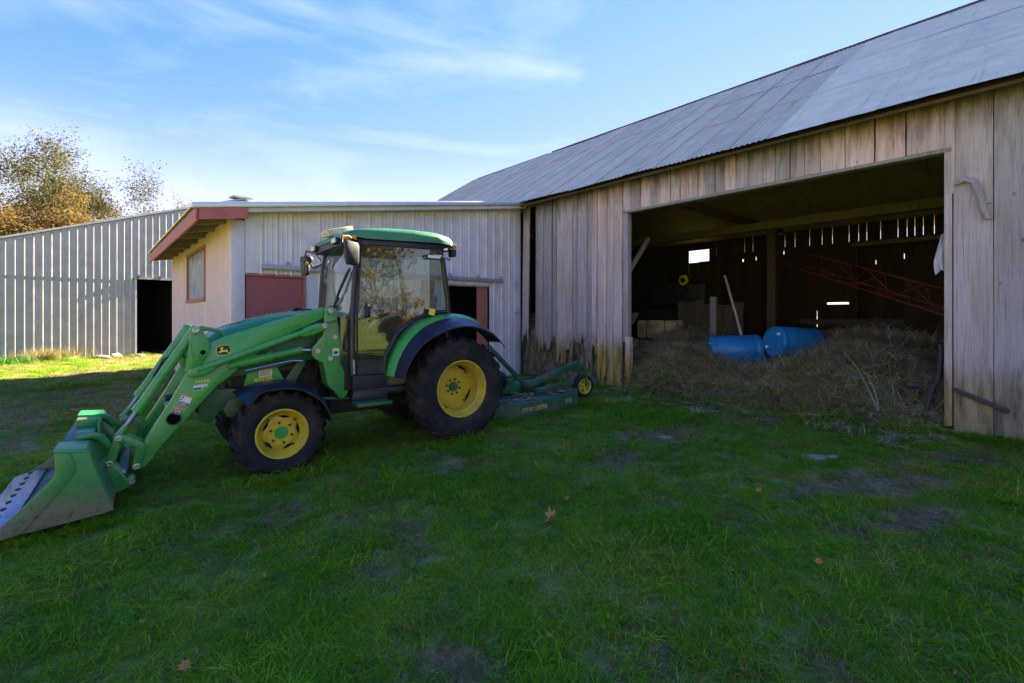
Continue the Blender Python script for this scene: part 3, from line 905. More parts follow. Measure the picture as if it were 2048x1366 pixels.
# roof: sheets, red fascias, rafters, pale front edge
RY0, RY1 = 8.18, 15.5
for k in range(9):
    y0 = RY0 + k * (RY1 - RY0) / 9; y1 = RY0 + (k + 1) * (RY1 - RY0) / 9
    g = G(); vs = []; n = 32
    for i in range(n + 1):
        y = y0 + (y1 - y0) * i / n; c = 0.010 * math.cos(2 * math.pi * i / 4)
        vs += [(1.10, y, shed_top(1.10) + c + 0.022), (7.66, y, shed_top(7.66) + c + 0.022)]
    g.add(vs, [(2 * i, 2 * i + 1, 2 * i + 3, 2 * i + 2) for i in range(n)])
    g.build("roof_sheet", MT['roof_old'], shed, smooth=80)
g = G()
a = [(1.15, RY0 + 0.03, shed_top(1.15) - 0.03), (7.66, RY0 + 0.03, shed_top(7.66) - 0.03), (7.66, RY0 + 0.03, shed_top(7.66) + 0.005), (1.15, RY0 + 0.03, shed_top(1.15) + 0.005)]
g.add(a + [(p[0], RY1 - 0.02, p[2]) for p in a], [(0, 1, 2, 3), (7, 6, 5, 4), (0, 4, 5, 1), (1, 5, 6, 2), (2, 6, 7, 3), (3, 7, 4, 0)])
g.build("roof_boards", MT['rafter'], shed)
G().box2((1.13, RY0 + 0.02, 2.765), (1.165, RY1, 2.965)).build("fascia", MT['red'], shed, bevel=0.004)
g = G(); g.prism([(1.17, 2.80), (1.80, 2.89), (1.80, shed_top(1.8) - 0.02), (1.17, shed_top(1.17) - 0.03)], RY0 - 0.01, RY0 + 0.025, 'y'); g.build("fascia", MT['red'], shed)
g = G(); g.prism([(1.80, shed_top(1.8) - 0.10), (7.63, shed_top(7.63) - 0.11), (7.63, shed_top(7.63) - 0.03), (1.8, shed_top(1.8) - 0.03)], RY0 + 0.03, SY0 - 0.03, 'y'); g.build("soffit", MT['galv'], shed)
g = G(); g.prism([(1.08, shed_top(1.08) - 0.035), (7.66, shed_top(7.66) - 0.035), (7.66, shed_top(7.66) + 0.05), (1.08, shed_top(1.08) + 0.05)], RY0 - 0.03, RY0 + 0.05, 'y'); g.build("roof_edge_trim", MT['trim'], shed, bevel=0.015)
for k in range(8):
    y = 8.75 + k * 0.93
    g = G(); g.prism([(1.17, shed_top(1.17) - 0.20), (1.66, shed_top(1.66) - 0.20), (1.66, shed_top(1.66) - 0.035), (1.17, shed_top(1.17) - 0.035)], y, y + 0.05, 'y'); g.build("rafter", MT['rafter'], shed)
# doors, track and hangers
d = G().box2((1.835, SY0 + 0.03, -0.05), (2.70, SY0 + 0.07, 2.04)).build("sliding_door", MT['red_door'], shed)
G().box2((2.24, SY0 + 0.015, 1.85), (2.25, SY0 + 0.03, 1.89)).build("latch", MT['pin'], d)
g = G(); g.box2((2.705, SY0 - 0.012, -0.05), (2.745, SY0 + 0.06, 2.09)); g.box2((1.82, SY0 - 0.010, 2.045), (2.703, SY0 + 0.06, 2.085)); g.build("door_frame", MT['rust_frame'], shed)
d2 = G().box2((6.42, SY0 + 0.05, -0.05), (6.70, SY0 + 0.09, 2.05)).build("sliding_door", MT['rust_frame'], shed)
G().box2((5.57, SY0 + 0.0, 2.035), (6.70, SY0 + 0.05, 2.075)).build("door_frame", MT['rafter'], shed)
G().box2((2.05, SY0 - 0.075, 2.155), (7.07, SY0 - 0.026, 2.235)).build("door_track", MT['galv_gray'], shed, bevel=0.006)
for x in (2.42, 3.3, 4.2, 5.1, 5.62, 6.35, 7.0):
    G().box2((x, SY0 - 0.05, 2.237), (x + 0.05, SY0 - 0.02, 2.295)).build("track_bracket", MT['galv_gray'], shed)
# inside faces that keep the shed dark
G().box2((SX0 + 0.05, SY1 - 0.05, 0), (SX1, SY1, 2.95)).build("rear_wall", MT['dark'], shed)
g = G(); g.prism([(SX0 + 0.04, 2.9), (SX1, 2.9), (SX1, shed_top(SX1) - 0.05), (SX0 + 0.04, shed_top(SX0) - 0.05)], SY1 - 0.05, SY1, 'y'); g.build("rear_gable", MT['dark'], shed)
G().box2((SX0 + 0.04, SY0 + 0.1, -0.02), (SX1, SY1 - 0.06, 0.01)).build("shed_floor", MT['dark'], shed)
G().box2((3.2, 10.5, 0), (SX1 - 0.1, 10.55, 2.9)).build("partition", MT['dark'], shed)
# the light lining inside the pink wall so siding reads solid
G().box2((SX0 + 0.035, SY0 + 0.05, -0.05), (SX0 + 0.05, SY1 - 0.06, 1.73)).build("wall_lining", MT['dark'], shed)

# ------------------------------------------------------------------ grey ribbed metal building behind
ga_ = rad(10)
GP = Vector((1.19, 21.1)); gd = (math.cos(ga_), math.sin(ga_)); gn = (math.sin(ga_), -math.cos(ga_))
gray = thing("metal_barn", "grey ribbed metal building with a dark open doorway", "building", (GP.x, GP.y, 0))


def gtop(s): return 6.05 - 0.357 * abs(s - 3.45)


def gpt(s, o, z): return (GP.x + gd[0] * s + gn[0] * o, GP.y + gd[1] * s + gn[1] * o, z)


s = -6.5
while s < 13.0:
    s2 = min(s + 0.8, 13.4)
    def up(a, b_, zb): ribbed("wall_panel", MT['galv_gray'], gray, (GP.x, GP.y), gd, gn, a, b_, zb, lambda q: gtop(q) - 0.02, 0.2, 0.034, 0.026, 0.05)
    def lo(a, b_): ribbed("wall_panel", MT['galv_gray'], gray, (GP.x - gn[0] * 0.012, GP.y - gn[1] * 0.012), gd, gn, a, b_, 0.05 + 0.05 * nz(a, 0, 3), 2.62, 0.2, 0.034, 0.026, 0.05)
    if s2 <= 0.0 or s >= 2.4: up(s, s2, 2.60); lo(s, s2)
    else:
        up(s, s2, 2.68)
        if s < -0.02: lo(s, 0.0); 
    if s < 0 < s2: pass
    s = s2
g = G()
g.add([gpt(-0.045, 0.03, 0.0), gpt(0.0, 0.03, 0.0), gpt(0.0, -0.08, 0.0), gpt(-0.045, -0.08, 0.0), gpt(-0.045, 0.03, 2.66), gpt(0.0, 0.03, 2.66), gpt(0.0, -0.08, 2.66), gpt(-0.045, -0.08, 2.66)], [(3, 2, 1, 0), (4, 5, 6, 7), (0, 1, 5, 4), (1, 2, 6, 5), (2, 3, 7, 6), (3, 0, 4, 7)])
g.build("door_jamb", MT['trim'], gray)
def gbox(s0, s1, o0, o1, z0, z1, name, mat, bev=0):
    g = G(); g.add([gpt(s0, o0, z0), gpt(s1, o0, z0), gpt(s1, o1, z0), gpt(s0, o1, z0), gpt(s0, o0, z1), gpt(s1, o0, z1), gpt(s1, o1, z1), gpt(s0, o1, z1)], [(3, 2, 1, 0), (4, 5, 6, 7), (0, 1, 5, 4), (1, 2, 6, 5), (2, 3, 7, 6), (3, 0, 4, 7)])
    return g.build(name, mat, gray, bevel=bev)
gbox(-0.1, 2.5, 0.03, 0.07, 2.665, 2.74, "door_track", MT['galv_gray'])
for sx_ in (0.0, 0.62, 1.2): gbox(sx_, sx_ + 0.06, 0.072, 0.10, 2.68, 2.80, "track_roller", MT['rust'])
# roof planes with a small overhang and edge trim
for sa, sb_ in ((-6.6, 3.45), (3.45, 13.5)):
    g = G()
    P = [gpt(sa, 0.055, gtop(sa)), gpt(sb_, 0.055, gtop(sb_)), gpt(sb_, -14, gtop(sb_)), gpt(sa, -14, gtop(sa))]
    g.add(P + [(p[0], p[1], p[2] + 0.07) for p in P], [(3, 2, 1, 0), (4, 5, 6, 7), (0, 1, 5, 4), (1, 2, 6, 5), (2, 3, 7, 6), (3, 0, 4, 7)])
    g.build("roof", MT['gray_roof'], gray)
gbox(3.1, 3.8, -0.4, 0.09, 6.10, 6.17, "ridge_cap", MT['gray_roof'])
gbox(-6.5, -6.45, -14, -0.02, 0, gtop(-6.5), "side_wall", MT['galv_gray'])
gbox(13.35, 13.4, -14, -0.02, 0, gtop(13.35), "side_wall", MT['galv_gray'])
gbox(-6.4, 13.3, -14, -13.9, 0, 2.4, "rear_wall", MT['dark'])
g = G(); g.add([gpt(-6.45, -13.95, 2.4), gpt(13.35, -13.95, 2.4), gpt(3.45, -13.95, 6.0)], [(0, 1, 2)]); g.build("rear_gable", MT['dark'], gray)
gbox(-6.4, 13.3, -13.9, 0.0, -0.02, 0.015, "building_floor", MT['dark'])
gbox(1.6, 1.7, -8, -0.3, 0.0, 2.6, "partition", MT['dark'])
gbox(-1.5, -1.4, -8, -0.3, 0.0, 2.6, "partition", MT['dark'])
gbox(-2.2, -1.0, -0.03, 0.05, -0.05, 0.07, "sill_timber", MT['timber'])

# ------------------------------------------------------------------ tractor (local x forward, y to its left = towards the camera, z up)
TZ = rad(176)
tr = thing("tractor", "green compact tractor with glazed cab and front loader, yellow rims", "tractor", (R0[0], R0[1], 0), TZ)


def T(g, name, mat, parent=None, **kw):
    return g.build(name, MT[mat] if isinstance(mat, str) else mat, parent or tr, local=True, **kw)


def plate(pts, y0, y1, name, mat, parent=None, bevel=0.004, **kw):
    g = G(); g.prism(pts, y0, y1, 'y')
    return T(g, name, mat, parent, bevel=bevel, **kw)


def pin(x, z, y0, y1, r, parent, name="pin", mat='pin'):
    g = G(); g.tube([(x, y0, z), (x, y1, z)], r, 16)
    return T(g, name, mat, parent, smooth=40)


def wheel(cx, cy, cz, R, W, rim_r, side, disc, hub_r, hub_y, nbolt, bolt_r, nlug, front):
    """tyre (with bar lugs), rim (dished disc), hub, bolts; side=+1 faces the camera side"""
    w2 = W / 2; sd = side
    w = bpy.data.objects.new("wheel", None); COL.objects.link(w); w.parent = tr; w.location = (cx, cy, cz)
    if front: w.rotation_euler = (0, 0, 0)
    MW[w.name] = MW[tr.name] @ Matrix.Translation((cx, cy, cz))
    g = G()
    fr_ = rim_r + 0.005
    prof = [(fr_, -w2 * 0.80), (fr_ + 0.03, -w2 * 0.93), (fr_ + (R - fr_) * 0.45, -w2 * 1.0), (R - 0.075, -w2 * 0.97), (R - 0.050, -w2 * 0.86), (R - 0.030, -w2 * 0.5), (R - 0.024, 0),
            (R - 0.030, w2 * 0.5), (R - 0.050, w2 * 0.86), (R - 0.075, w2 * 0.97), (fr_ + (R - fr_) * 0.45, w2 * 1.0), (fr_ + 0.03, w2 * 0.93), (fr_, w2 * 0.80), (fr_ - 0.02, w2 * 0.5), (fr_ - 0.02, -w2 * 0.5)]
    g.lathe(prof, (0, 0, 0), 56, close=True)
    # raised sidewall ring
    for q in (-1, 1):
        g.lathe([(fr_ + (R - fr_) * 0.58, q * w2 * 1.0), (fr_ + (R - fr_) * 0.61, q * w2 * 1.025), (fr_ + (R - fr_) * 0.64, q * w2 * 0.995)], (0, 0, 0), 56, close=True)
    for q in (-1, 1):
        for k in range(nlug):
            t = 2 * math.pi * (k + (0.5 if q > 0 else 0)) / nlug
            vs = []
            for (u, dt, rr) in ((0.02, 0.16, R), (0.5, 0.06, R), (0.80, -0.02, R - 0.020), (0.93, -0.04, R - 0.062)):
                for da in (-0.062, 0.062):
                    for hh in (-0.055, 0.0):
                        a = t + dt + da
                        rad_ = rr + hh
                        vs.append((rad_ * math.cos(a), q * w2 * u, rad_ * math.sin(a)))
            fs = []
            for s_ in range(3):
                o = s_ * 4; p = o + 4
                fs += [(o, o + 1, p + 1, p), (o + 1, o + 3, p + 3, p + 1), (o + 3, o + 2, p + 2, p + 3), (o + 2, o, p, p + 2)]
            fs += [(0, 2, 3, 1), (12, 13, 15, 14)]
            g.add(vs, fs)
    ty = g.build("tyre", MT['rubber'], w, local=True, smooth=35)
    g = G()
    y0 = sd * (w2 * 0.78); dpt = sd * disc
    g.lathe([(rim_r + 0.012, y0), (rim_r + 0.012, y0 + sd * 0.014), (rim_r - 0.004, y0 + sd * 0.014), (rim_r - 0.018, y0 - sd * 0.004), (rim_r - 0.03, y0 - sd * 0.05), (rim_r - 0.052, y0 - sd * 0.075), (rim_r - 0.058, dpt + sd * 0.012),
             (rim_r - 0.062, dpt + sd * 0.0), (rim_r * 0.62, dpt + sd * 0.012), (rim_r * 0.56, dpt + sd * 0.018), (hub_r * 1.95, dpt + sd * 0.018), (hub_r * 1.85, dpt + sd * 0.028), (hub_r * 0.6, dpt + sd * 0.028), (hub_r * 0.6, dpt - sd * 0.012),
             (rim_r - 0.055, dpt - sd * 0.02), (rim_r - 0.03, -y0), (rim_r + 0.01, -y0)], (0, 0, 0), 56, caps=False)
    rm = g.build("rim", MT['yellow'], w, local=True, smooth=35)
    # near-black strips stand in for the shade in the slots between disc and rim
    ns = 4 if not front else 5
    for k in range(ns):
        a0 = 2 * math.pi * (k + 0.15) / ns
        g = G(); vs = []
        for i in range(9):
            a = a0 + 0.62 * i / 8
            e = math.sin(math.pi * i / 8)
            for r_ in (rim_r - 0.064, rim_r - 0.066 - 0.020 * e):
                for yy_ in (dpt + sd * 0.004, dpt + sd * 0.016):
                    vs.append((r_ * math.cos(a), yy_, r_ * math.sin(a)))
        fs = []
        for i in range(8):
            o = i * 4; p = o + 4
            fs += [(o, o + 1, p + 1, p), (o + 1, o + 3, p + 3, p + 1), (o + 3, o + 2, p + 2, p + 3), (o + 2, o, p, p + 2)]
        g.add(vs, fs); g.build("rim_slot_shade", MT['hole_shade'], w, local=True)
    g = G()
    g.lathe([(hub_r, dpt - sd * 0.01), (hub_r, dpt + sd * (hub_y - 0.015)), (hub_r * 0.92, dpt + sd * hub_y), (0.0, dpt + sd * (hub_y + 0.004))], (0, 0, 0), 28)
    g.build("hub_cap", MT['green_dark'] if not front else MT['green'], w, local=True, smooth=35)
    for k in range(nbolt):
        a = 2 * math.pi * (k + 0.3) / nbolt
        g = G(); p = (bolt_r * math.cos(a), bolt_r * math.sin(a))
        g.tube([(p[0], dpt + sd * 0.02, p[1]), (p[0], dpt + sd * 0.05, p[1])], 0.0125, 6)
        g.build("wheel_nut", MT['rust'], w, local=True)
    for k in range(4):
        a = 2 * math.pi * (k + 0.55) / 4; q = rim_r * 0.74
        g = G(); p = (q * math.cos(a), q * math.sin(a))
        g.tube([(p[0], dpt + sd * 0.0, p[1]), (p[0], dpt + sd * 0.022, p[1])], 0.011, 8)
        g.build("disc_bolt", MT['rust'], w, local=True)
    return w


wheel(-0.10, 0.62, 0.555, 0.615, 0.46, 0.325, 1, -0.055, 0.058, 0.050, 8, 0.088, 22, False)
wheel(-0.10, -0.62, 0.575, 0.615, 0.46, 0.325, -1, -0.055, 0.058, 0.050, 8, 0.088, 22, False)
wheel(1.825, 0.575, 0.292, 0.425, 0.31, 0.225, 1, 0.045, 0.066, 0.03, 6, 0.098, 18, True)
wheel(1.825, -0.575, 0.30, 0.425, 0.31, 0.225, -1, 0.045, 0.066, 0.03, 6, 0.098, 18, True)

# chassis, engine, axles
g = G()
g.box2((0.35, -0.22, 0.32), (1.25, 0.22, 0.70)); g.box2((-0.45, -0.26, 0.35), (0.45, 0.26, 0.85)); g.box2((1.2, -0.20, 0.40), (2.25, 0.20, 0.72))
T(g, "drivetrain", 'engine', bevel=0.03)
g = G(); g.tube([(-0.1, -0.5, 0.56), (-0.1, 0.5, 0.56)], 0.11, 16); g.tube([(1.825, -0.48, 0.31), (1.825, 0.48, 0.31)], 0.065, 14); T(g, "axle", 'green_dark', smooth=40)
g = G(); g.box2((1.28, -0.24, 0.70), (2.20, 0.24, 1.10)); g.tube([(1.5, 0.27, 0.88), (1.95, 0.27, 0.86)], 0.05, 10); g.tube([(1.4, 0.26, 0.72), (1.4, 0.30, 0.95), (1.6, 0.29, 1.0)], 0.02, 8); T(g, "engine", 'engine', bevel=0.02)
plate([(2.46, 0.70), (2.35, 0.72), (1.40, 0.62), (1.40, 0.50), (2.30, 0.50), (2.36, 0.39), (2.46, 0.42)], 0.22, 0.30, "front_frame", 'green_dark')
plate([(2.46, 0.70), (2.35, 0.72), (1.40, 0.62), (1.40, 0.50), (2.30, 0.50), (2.36, 0.39), (2.46, 0.42)], -0.30, -0.22, "front_frame", 'green_dark')
plate([(2.22, 0.62), (2.05, 0.64), (2.02, 0.47), (2.10, 0.42), (2.24, 0.44), (2.28, 0.52)], 0.30, 0.36, "axle_bracket", 'green_dark', bevel=0.012)
# side panel of the hood with the model number
sp = plate([(2.10, 0.70), (2.05, 0.92), (1.83, 0.95), (1.72, 0.74)], 0.30, 0.33, "side_panel", 'green')
plate([(1.74, 0.73), (1.60, 0.95), (1.50, 0.97), (1.64, 0.70)], 0.28, 0.34, "side_brace", 'green_dark')

# hood: lofted shell
def loft(stations, name, mat, n=7, parent=None, smooth=40, cap=True):
    """stations: (x, half width, bottom z, top z, corner radius)"""
    g = G(); rows = []
    for (x, w, zb, zt, r) in stations:
        pr = [(w, zb), (w * 1.0, zb + (zt - r - zb) * 0.5)]
        for k in range(n + 1):
            a = math.pi / 2 * k / n
            pr.append((w - r + r * math.cos(a), zt - r + r * math.sin(a)))
        pr.append((w * 0.35, zt + r * 0.10))
        full = pr + [(0, zt + r * 0.12)] + [(-p[0], p[1]) for p in reversed(pr)]
        rows.append([(x, p[0], p[1]) for p in full])
    m_ = len(rows[0]); vs = [p for r_ in rows for p in r_]
    fs = [(i * m_ + k, i * m_ + k + 1, (i + 1) * m_ + k + 1, (i + 1) * m_ + k) for i in range(len(rows) - 1) for k in range(m_ - 1)]
    if cap: fs += [tuple(range(m_)), tuple(range(len(rows) * m_ - 1, (len(rows) - 1) * m_ - 1, -1))]
    fs += [((i + 1) * m_, (i + 1) * m_ + m_ - 1, i * m_ + m_ - 1, i * m_) for i in range(len(rows) - 1)]
    g.add(vs, fs)
    return T(g, name, mat, parent, smooth=smooth)


hood = loft([(2.43, 0.20, 0.84, 1.10, 0.08), (2.40, 0.25, 0.80, 1.20, 0.12), (2.33, 0.285, 0.80, 1.255, 0.14), (2.20, 0.305, 0.82, 1.305, 0.15), (2.03, 0.32, 0.84, 1.362, 0.16), (1.85, 0.33, 0.88, 1.405, 0.16), (1.70, 0.335, 0.92, 1.432, 0.16), (1.50, 0.34, 0.95, 1.450, 0.16), (1.20, 0.34, 0.95, 1.462, 0.16)], "hood", 'green_hood')
g = G(); g.tube([(1.80, 0.02, 1.412), (1.80, 0.02, 1.426)], 0.052, 20); T(g, "cap_ring", 'pale', hood)
g = G(); g.tube([(1.80, 0.02, 1.415), (1.80, 0.02, 1.430)], 0.040, 20); T(g, "fuel_cap", 'black', hood)
g = G(); g.box2((2.40, -0.19, 0.86), (2.45, 0.19, 1.08)); T(g, "grille", 'black', hood, bevel=0.01)
for sy in (0.14, -0.14):
    g = G(); g.box2((2.405, sy - 0.055, 1.10), (2.43, sy + 0.055, 1.15)); T(g, "headlight", 'white', hood, bevel=0.008)
g = G(); g.box((2.02, 0.338, 1.262), (0.17, 0.004, 0.012), Matrix.Rotation(0.28, 3, 'Y')); T(g, "hood_stripe", 'decal_yellow', hood)
g = G()
g.tube([(2.46, 0.30, 1.18), (2.46, 0.30, 1.27), (2.40, 0.30, 1.29), (2.30, 0.30, 1.265), (2.25, 0.30, 1.215)], 0.018, 10)
g.tube([(2.46, -0.30, 1.18), (2.46, -0.30, 1.27), (2.40, -0.30, 1.29), (2.30, -0.30, 1.265), (2.25, -0.30, 1.215)], 0.018, 10)
g.tube([(2.46, -0.30, 1.25), (2.46, 0.30, 1.25)], 0.018, 10); g.tube([(2.46, 0.30, 1.2), (2.46, 0.30, 0.66)], 0.02, 10); g.tube([(2.46, -0.30, 1.2), (2.46, -0.30, 0.66)], 0.02, 10)
T(g, "brush_guard", 'green', smooth=40)
g = G()
for k in range(9):
    a = rnd.random() * 6.28
    g.tube([(1.48 + 0.05 * math.cos(a + i), -0.20 + 0.06 * i * 0.5, 1.455 + 0.025 * math.sin(i * 1.3 + a) + 0.02) for i in range(5)], 0.012, 6)
T(g, "wiring_bundle", 'black', smooth=40)

# ---- front loader
def loader_side(sg):
    f = lambda a: sg * a
    def pl(pts, a, b_, name, mat, par=None, bevel=0.004): return plate(pts, f(a), f(b_), name, mat, par, bevel)
    boom = pl([(2.575, 0.89), (2.69, 0.665), (2.778, 0.508), (2.87, 0.345), (2.895, 0.25), (2.945, 0.165), (2.94, 0.125), (2.90, 0.112), (2.85, 0.142), (2.751, 0.291), (2.562, 0.513), (2.40, 0.700), (2.34, 0.775), (2.26, 0.835),
              (2.12, 0.96), (1.95, 1.10), (1.741, 1.225), (1.652, 1.268), (1.548, 1.315), (1.389, 1.391), (1.315, 1.42), (1.30, 1.47), (1.34, 1.503), (1.404, 1.497), (1.645, 1.425), (1.867, 1.357), (1.976, 1.315), (2.113, 1.269), (2.28, 1.218), (2.40, 1.155), (2.50, 1.02)], 0.43, 0.525, "loader_arm", 'green', bevel=0.008)
    g = G(); g.lathe([(0.060, f(0.520)), (0.060, f(0.530)), (0.050, f(0.530)), (0.050, f(0.520))], (2.665, 0, 0.512), 26, caps=False); tm = T(g, "tube_mouth", 'green_dark', boom, smooth=30)
    g = G(); g.lathe([(0.050, f(0.5265)), (0.0, f(0.5262))], (2.665, 0, 0.512), 26, caps=False); T(g, "tube_bore_shade", 'hole_shade', boom)  # flat near-black disc painted as the shade inside the tube; arm is solid
    sf = pl([(2.316, 0.749), (2.257, 0.812), (2.155, 0.845), (2.056, 0.858), (1.877, 0.903), (1.703, 0.928), (1.46, 0.964), (1.45, 1.22), (1.75, 1.17), (2.05, 1.02), (2.36, 0.80)], 0.395, 0.425, "arm_web", 'green_dark')  # darker green puts the inboard web's shade into its colour
    lk = G(); lk.tube([(2.50, f(0.575), 0.928), (1.50, f(0.575), 1.285)], 0.031, 14); link = T(lk, "leveling_link", 'green', smooth=40)
    pl([(2.57, 0.895), (2.54, 0.945), (2.44, 0.985), (2.36, 0.985), (2.36, 0.93), (2.44, 0.885), (2.53, 0.865)], 0.55, 0.60, "link_end", 'green', link, 0.008)
    pl([(1.66, 1.225), (1.60, 1.290), (1.48, 1.335), (1.40, 1.335), (1.40, 1.27), (1.50, 1.225), (1.60, 1.20)], 0.55, 0.60, "link_end", 'green', link, 0.008)
    g = G(); g.tube([(2.25, f(0.50), 0.945), (1.90, f(0.50), 1.015)], 0.045, 14); g.tube([(1.90, f(0.50), 1.015), (1.60, f(0.50), 1.07)], 0.037, 14); g.tube([(1.92, f(0.50), 1.011), (1.88, f(0.50), 1.019)], 0.05, 14); lc = T(g, "lift_cylinder", 'green', smooth=40)
    g = G(); g.tube([(1.62, f(0.50), 1.066), (1.46, f(0.50), 1.055)], 0.022, 12); T(g, "piston_rod", 'rod', lc, smooth=40)
    g = G(); g.tube([(2.12, f(0.545), 0.895), (1.78, f(0.545), 0.955), (1.70, f(0.545), 0.968), (1.60, f(0.545), 0.957)], 0.008, 8); T(g, "hydraulic_line", 'rod', lc, smooth=40)
    bc = pl([(2.523, 1.325), (2.49, 1.315), (2.45, 1.275), (2.415, 1.205), (2.398, 1.13), (2.42, 1.06), (2.465, 0.985), (2.485, 0.915), (2.515, 0.872), (2.555, 0.872), (2.583, 0.91), (2.570, 0.99), (2.557, 1.177), (2.548, 1.30)], 0.535, 0.553, "bell_crank", 'green', None, 0.005)
    pl([(2.523, 1.325), (2.49, 1.315), (2.45, 1.275), (2.415, 1.205), (2.398, 1.13), (2.42, 1.06), (2.465, 0.985), (2.485, 0.915), (2.515, 0.872), (2.555, 0.872), (2.583, 0.91), (2.570, 0.99), (2.557, 1.177), (2.548, 1.30)], 0.405, 0.425, "bell_crank", 'green', None, 0.005)
    pl([(2.548, 1.18), (2.549, 1.195), (2.520, 1.035), (2.478, 1.035), (2.478, 1.022), (2.53, 1.022)], 0.553, 0.558, "weld_rib", 'green', bc, 0.0)
    g = G(); g.tube([(2.452, f(0.554), 1.085), (2.452, f(0.5555), 1.085)], 0.021, 16); T(g, "plate_hole_shade", 'hole_shade', bc)  # near-black disc painted as the shade of a hole, plate uncut
    for (x, z, r_) in ((2.507, 1.284, 0.030), (2.530, 0.915, 0.030)):
        g = G(); g.lathe([(r_, f(0.55)), (r_, f(0.582)), (r_ * 0.66, f(0.584)), (r_ * 0.62, f(0.574)), (0, f(0.572))], (x, 0, z), 20); T(g, "pin", 'pin', bc, smooth=35)
    for (x, z, r_) in ((1.345, 1.463, 0.031), (1.406, 1.308, 0.030)):
        g = G(); g.lathe([(r_, f(0.50)), (r_, f(0.615)), (r_ * 0.66, f(0.617)), (r_ * 0.62, f(0.605)), (0, f(0.603))], (x, 0, z), 20); T(g, "pin", 'pin', smooth=35)
    # mast that carries the loader
    ms = pl([(1.392, 1.50), (1.275, 1.492), (1.262, 1.345), (1.225, 1.067), (1.184, 1.054), (1.188, 0.99), (1.222, 0.93), (1.150, 0.63), (1.165, 0.575), (1.21, 0.545), (1.255, 0.565), (1.30, 0.63), (1.368, 0.703), (1.408, 0.927), (1.487, 0.975), (1.522, 1.02), (1.515, 1.085), (1.41, 1.215), (1.40, 1.36)], 0.535, 0.555, "loader_mast", 'green', None, 0.005)
    pl([(1.392, 1.50), (1.275, 1.492), (1.262, 1.345), (1.225, 1.067), (1.222, 0.93), (1.150, 0.63), (1.21, 0.545), (1.30, 0.63), (1.368, 0.703), (1.408, 0.927), (1.45, 1.0), (1.40, 1.36)], 0.36, 0.385, "loader_mast", 'green_dark', None, 0.004)
    for (x, z, r_) in ((1.295, 1.192, 0.024), (1.343, 0.973, 0.026), (1.467, 1.054, 0.028)):
        pin(x, z, f(0.55), f(0.572), r_, ms, "bolt")
    pl([(1.39, 1.345), (1.27, 1.37), (1.27, 1.352), (1.39, 1.327)], 0.556, 0.562, "weld_rib", 'green_dark', ms, 0.0)
    # bucket cylinder and rod
    d = Vector((3.04 - 2.507, 0, 0.403 - 1.284)).normalized(); a = Vector((2.507, f(0.48), 1.284)); e = a + d * 0.80
    g = G(); g.tube([a - d * 0.02, a + d * 0.74, a + d * 0.745, e], [0.042, 0.042, 0.047, 0.047], 18); cy = T(g, "bucket_cylinder", 'green', smooth=40)
    g = G(); g.tube([e - d * 0.02, e + d * 0.14], 0.021, 12); T(g, "piston_rod", 'steel', cy, smooth=40)
    g = G(); g.tube([e + d * 0.13, a + d * 1.03], [0.026, 0.03], 12); g.tube([(3.04, f(0.44), 0.403), (3.04, f(0.52), 0.403)], 0.036, 16); T(g, "rod_eye", 'green', cy, smooth=40)
    g = G(); g.tube([a + d * 0.10 + Vector((-0.03, 0, 0.05)), a + d * 0.3 + Vector((-0.05, 0, 0.02)), a + d * 0.62 + Vector((-0.055, 0, 0.0)), a + d * 0.72 + Vector((-0.035, 0, 0.0))], 0.008, 7); T(g, "hydraulic_line", 'steel', cy, smooth=40)
    # links down to the bucket
    for (y0, y1) in ((0.505, 0.53), (0.43, 0.455)):
        pl([(3.015, 0.425), (3.055, 0.432), (3.075, 0.395), (3.128, 0.20), (3.118, 0.172), (3.085, 0.165), (3.065, 0.19), (3.01, 0.385)], y0, y1, "bucket_link", 'green', None, 0.004)
    for (y0, y1) in ((0.532, 0.552), (0.408, 0.428)):
        pl([(3.055, 0.425), (3.02, 0.44), (2.875, 0.345), (2.862, 0.30), (2.895, 0.155), (2.915, 0.120), (2.945, 0.125), (2.955, 0.155), (2.925, 0.285), (2.925, 0.315), (3.035, 0.372)], y0, y1, "guide_link", 'green', None, 0.004)
    for (x, z) in ((3.036, 0.402), (2.921, 0.152), (3.095, 0.205)):
        g = G(); g.lathe([(0.026, f(0.40)), (0.026, f(0.565)), (0.016, f(0.567)), (0.015, f(0.558)), (0, f(0.556))], (x, 0, z), 18); T(g, "pin", 'pin', smooth=35)
    return boom, ms


boom, mast = loader_side(1)
loader_side(-1)
g = G(); g.tube([(2.665, -0.45, 0.512), (2.665, 0.45, 0.512)], 0.05, 18); T(g, "cross_tube", 'green_dark', smooth=40)
g = G(); g.box2((2.60, 0.05, 0.60), (2.66, 0.42, 0.64)); T(g, "cross_plate", 'tan', bevel=0.006)
g = G()
g.tube([(2.62, 0.30, 0.66), (2.62, 0.36, 0.70), (2.56, 0.38, 0.82), (2.50, 0.37, 0.92), (2.42, 0.36, 0.95)], 0.013, 8)
g.tube([(2.64, 0.20, 0.66), (2.60, 0.28, 0.72), (2.54, 0.30, 0.86), (2.5, 0.28, 0.95), (2.4, 0.3, 1.0)], 0.013, 8)
g.tube([(2.72, 0.24, 0.66), (2.62, 0.24, 0.665), (2.56, 0.24, 0.66)], [0.03, 0.034, 0.03], 10)
g.tube([(2.80, -0.40, 0.80), (2.72, -0.34, 0.97), (2.60, -0.34, 1.03), (2.54, -0.36, 0.98)], 0.012, 8)
g.tube([(2.60, -0.1, 0.74), (2.5, 0.1, 0.86), (2.45, 0.3, 0.92)], 0.012, 8); g.tube([(2.62, 0.0, 0.72), (2.56, 0.16, 0.80), (2.46, 0.33, 0.86)], 0.012, 8)
T(g, "hydraulic_hoses", 'black', smooth=40)
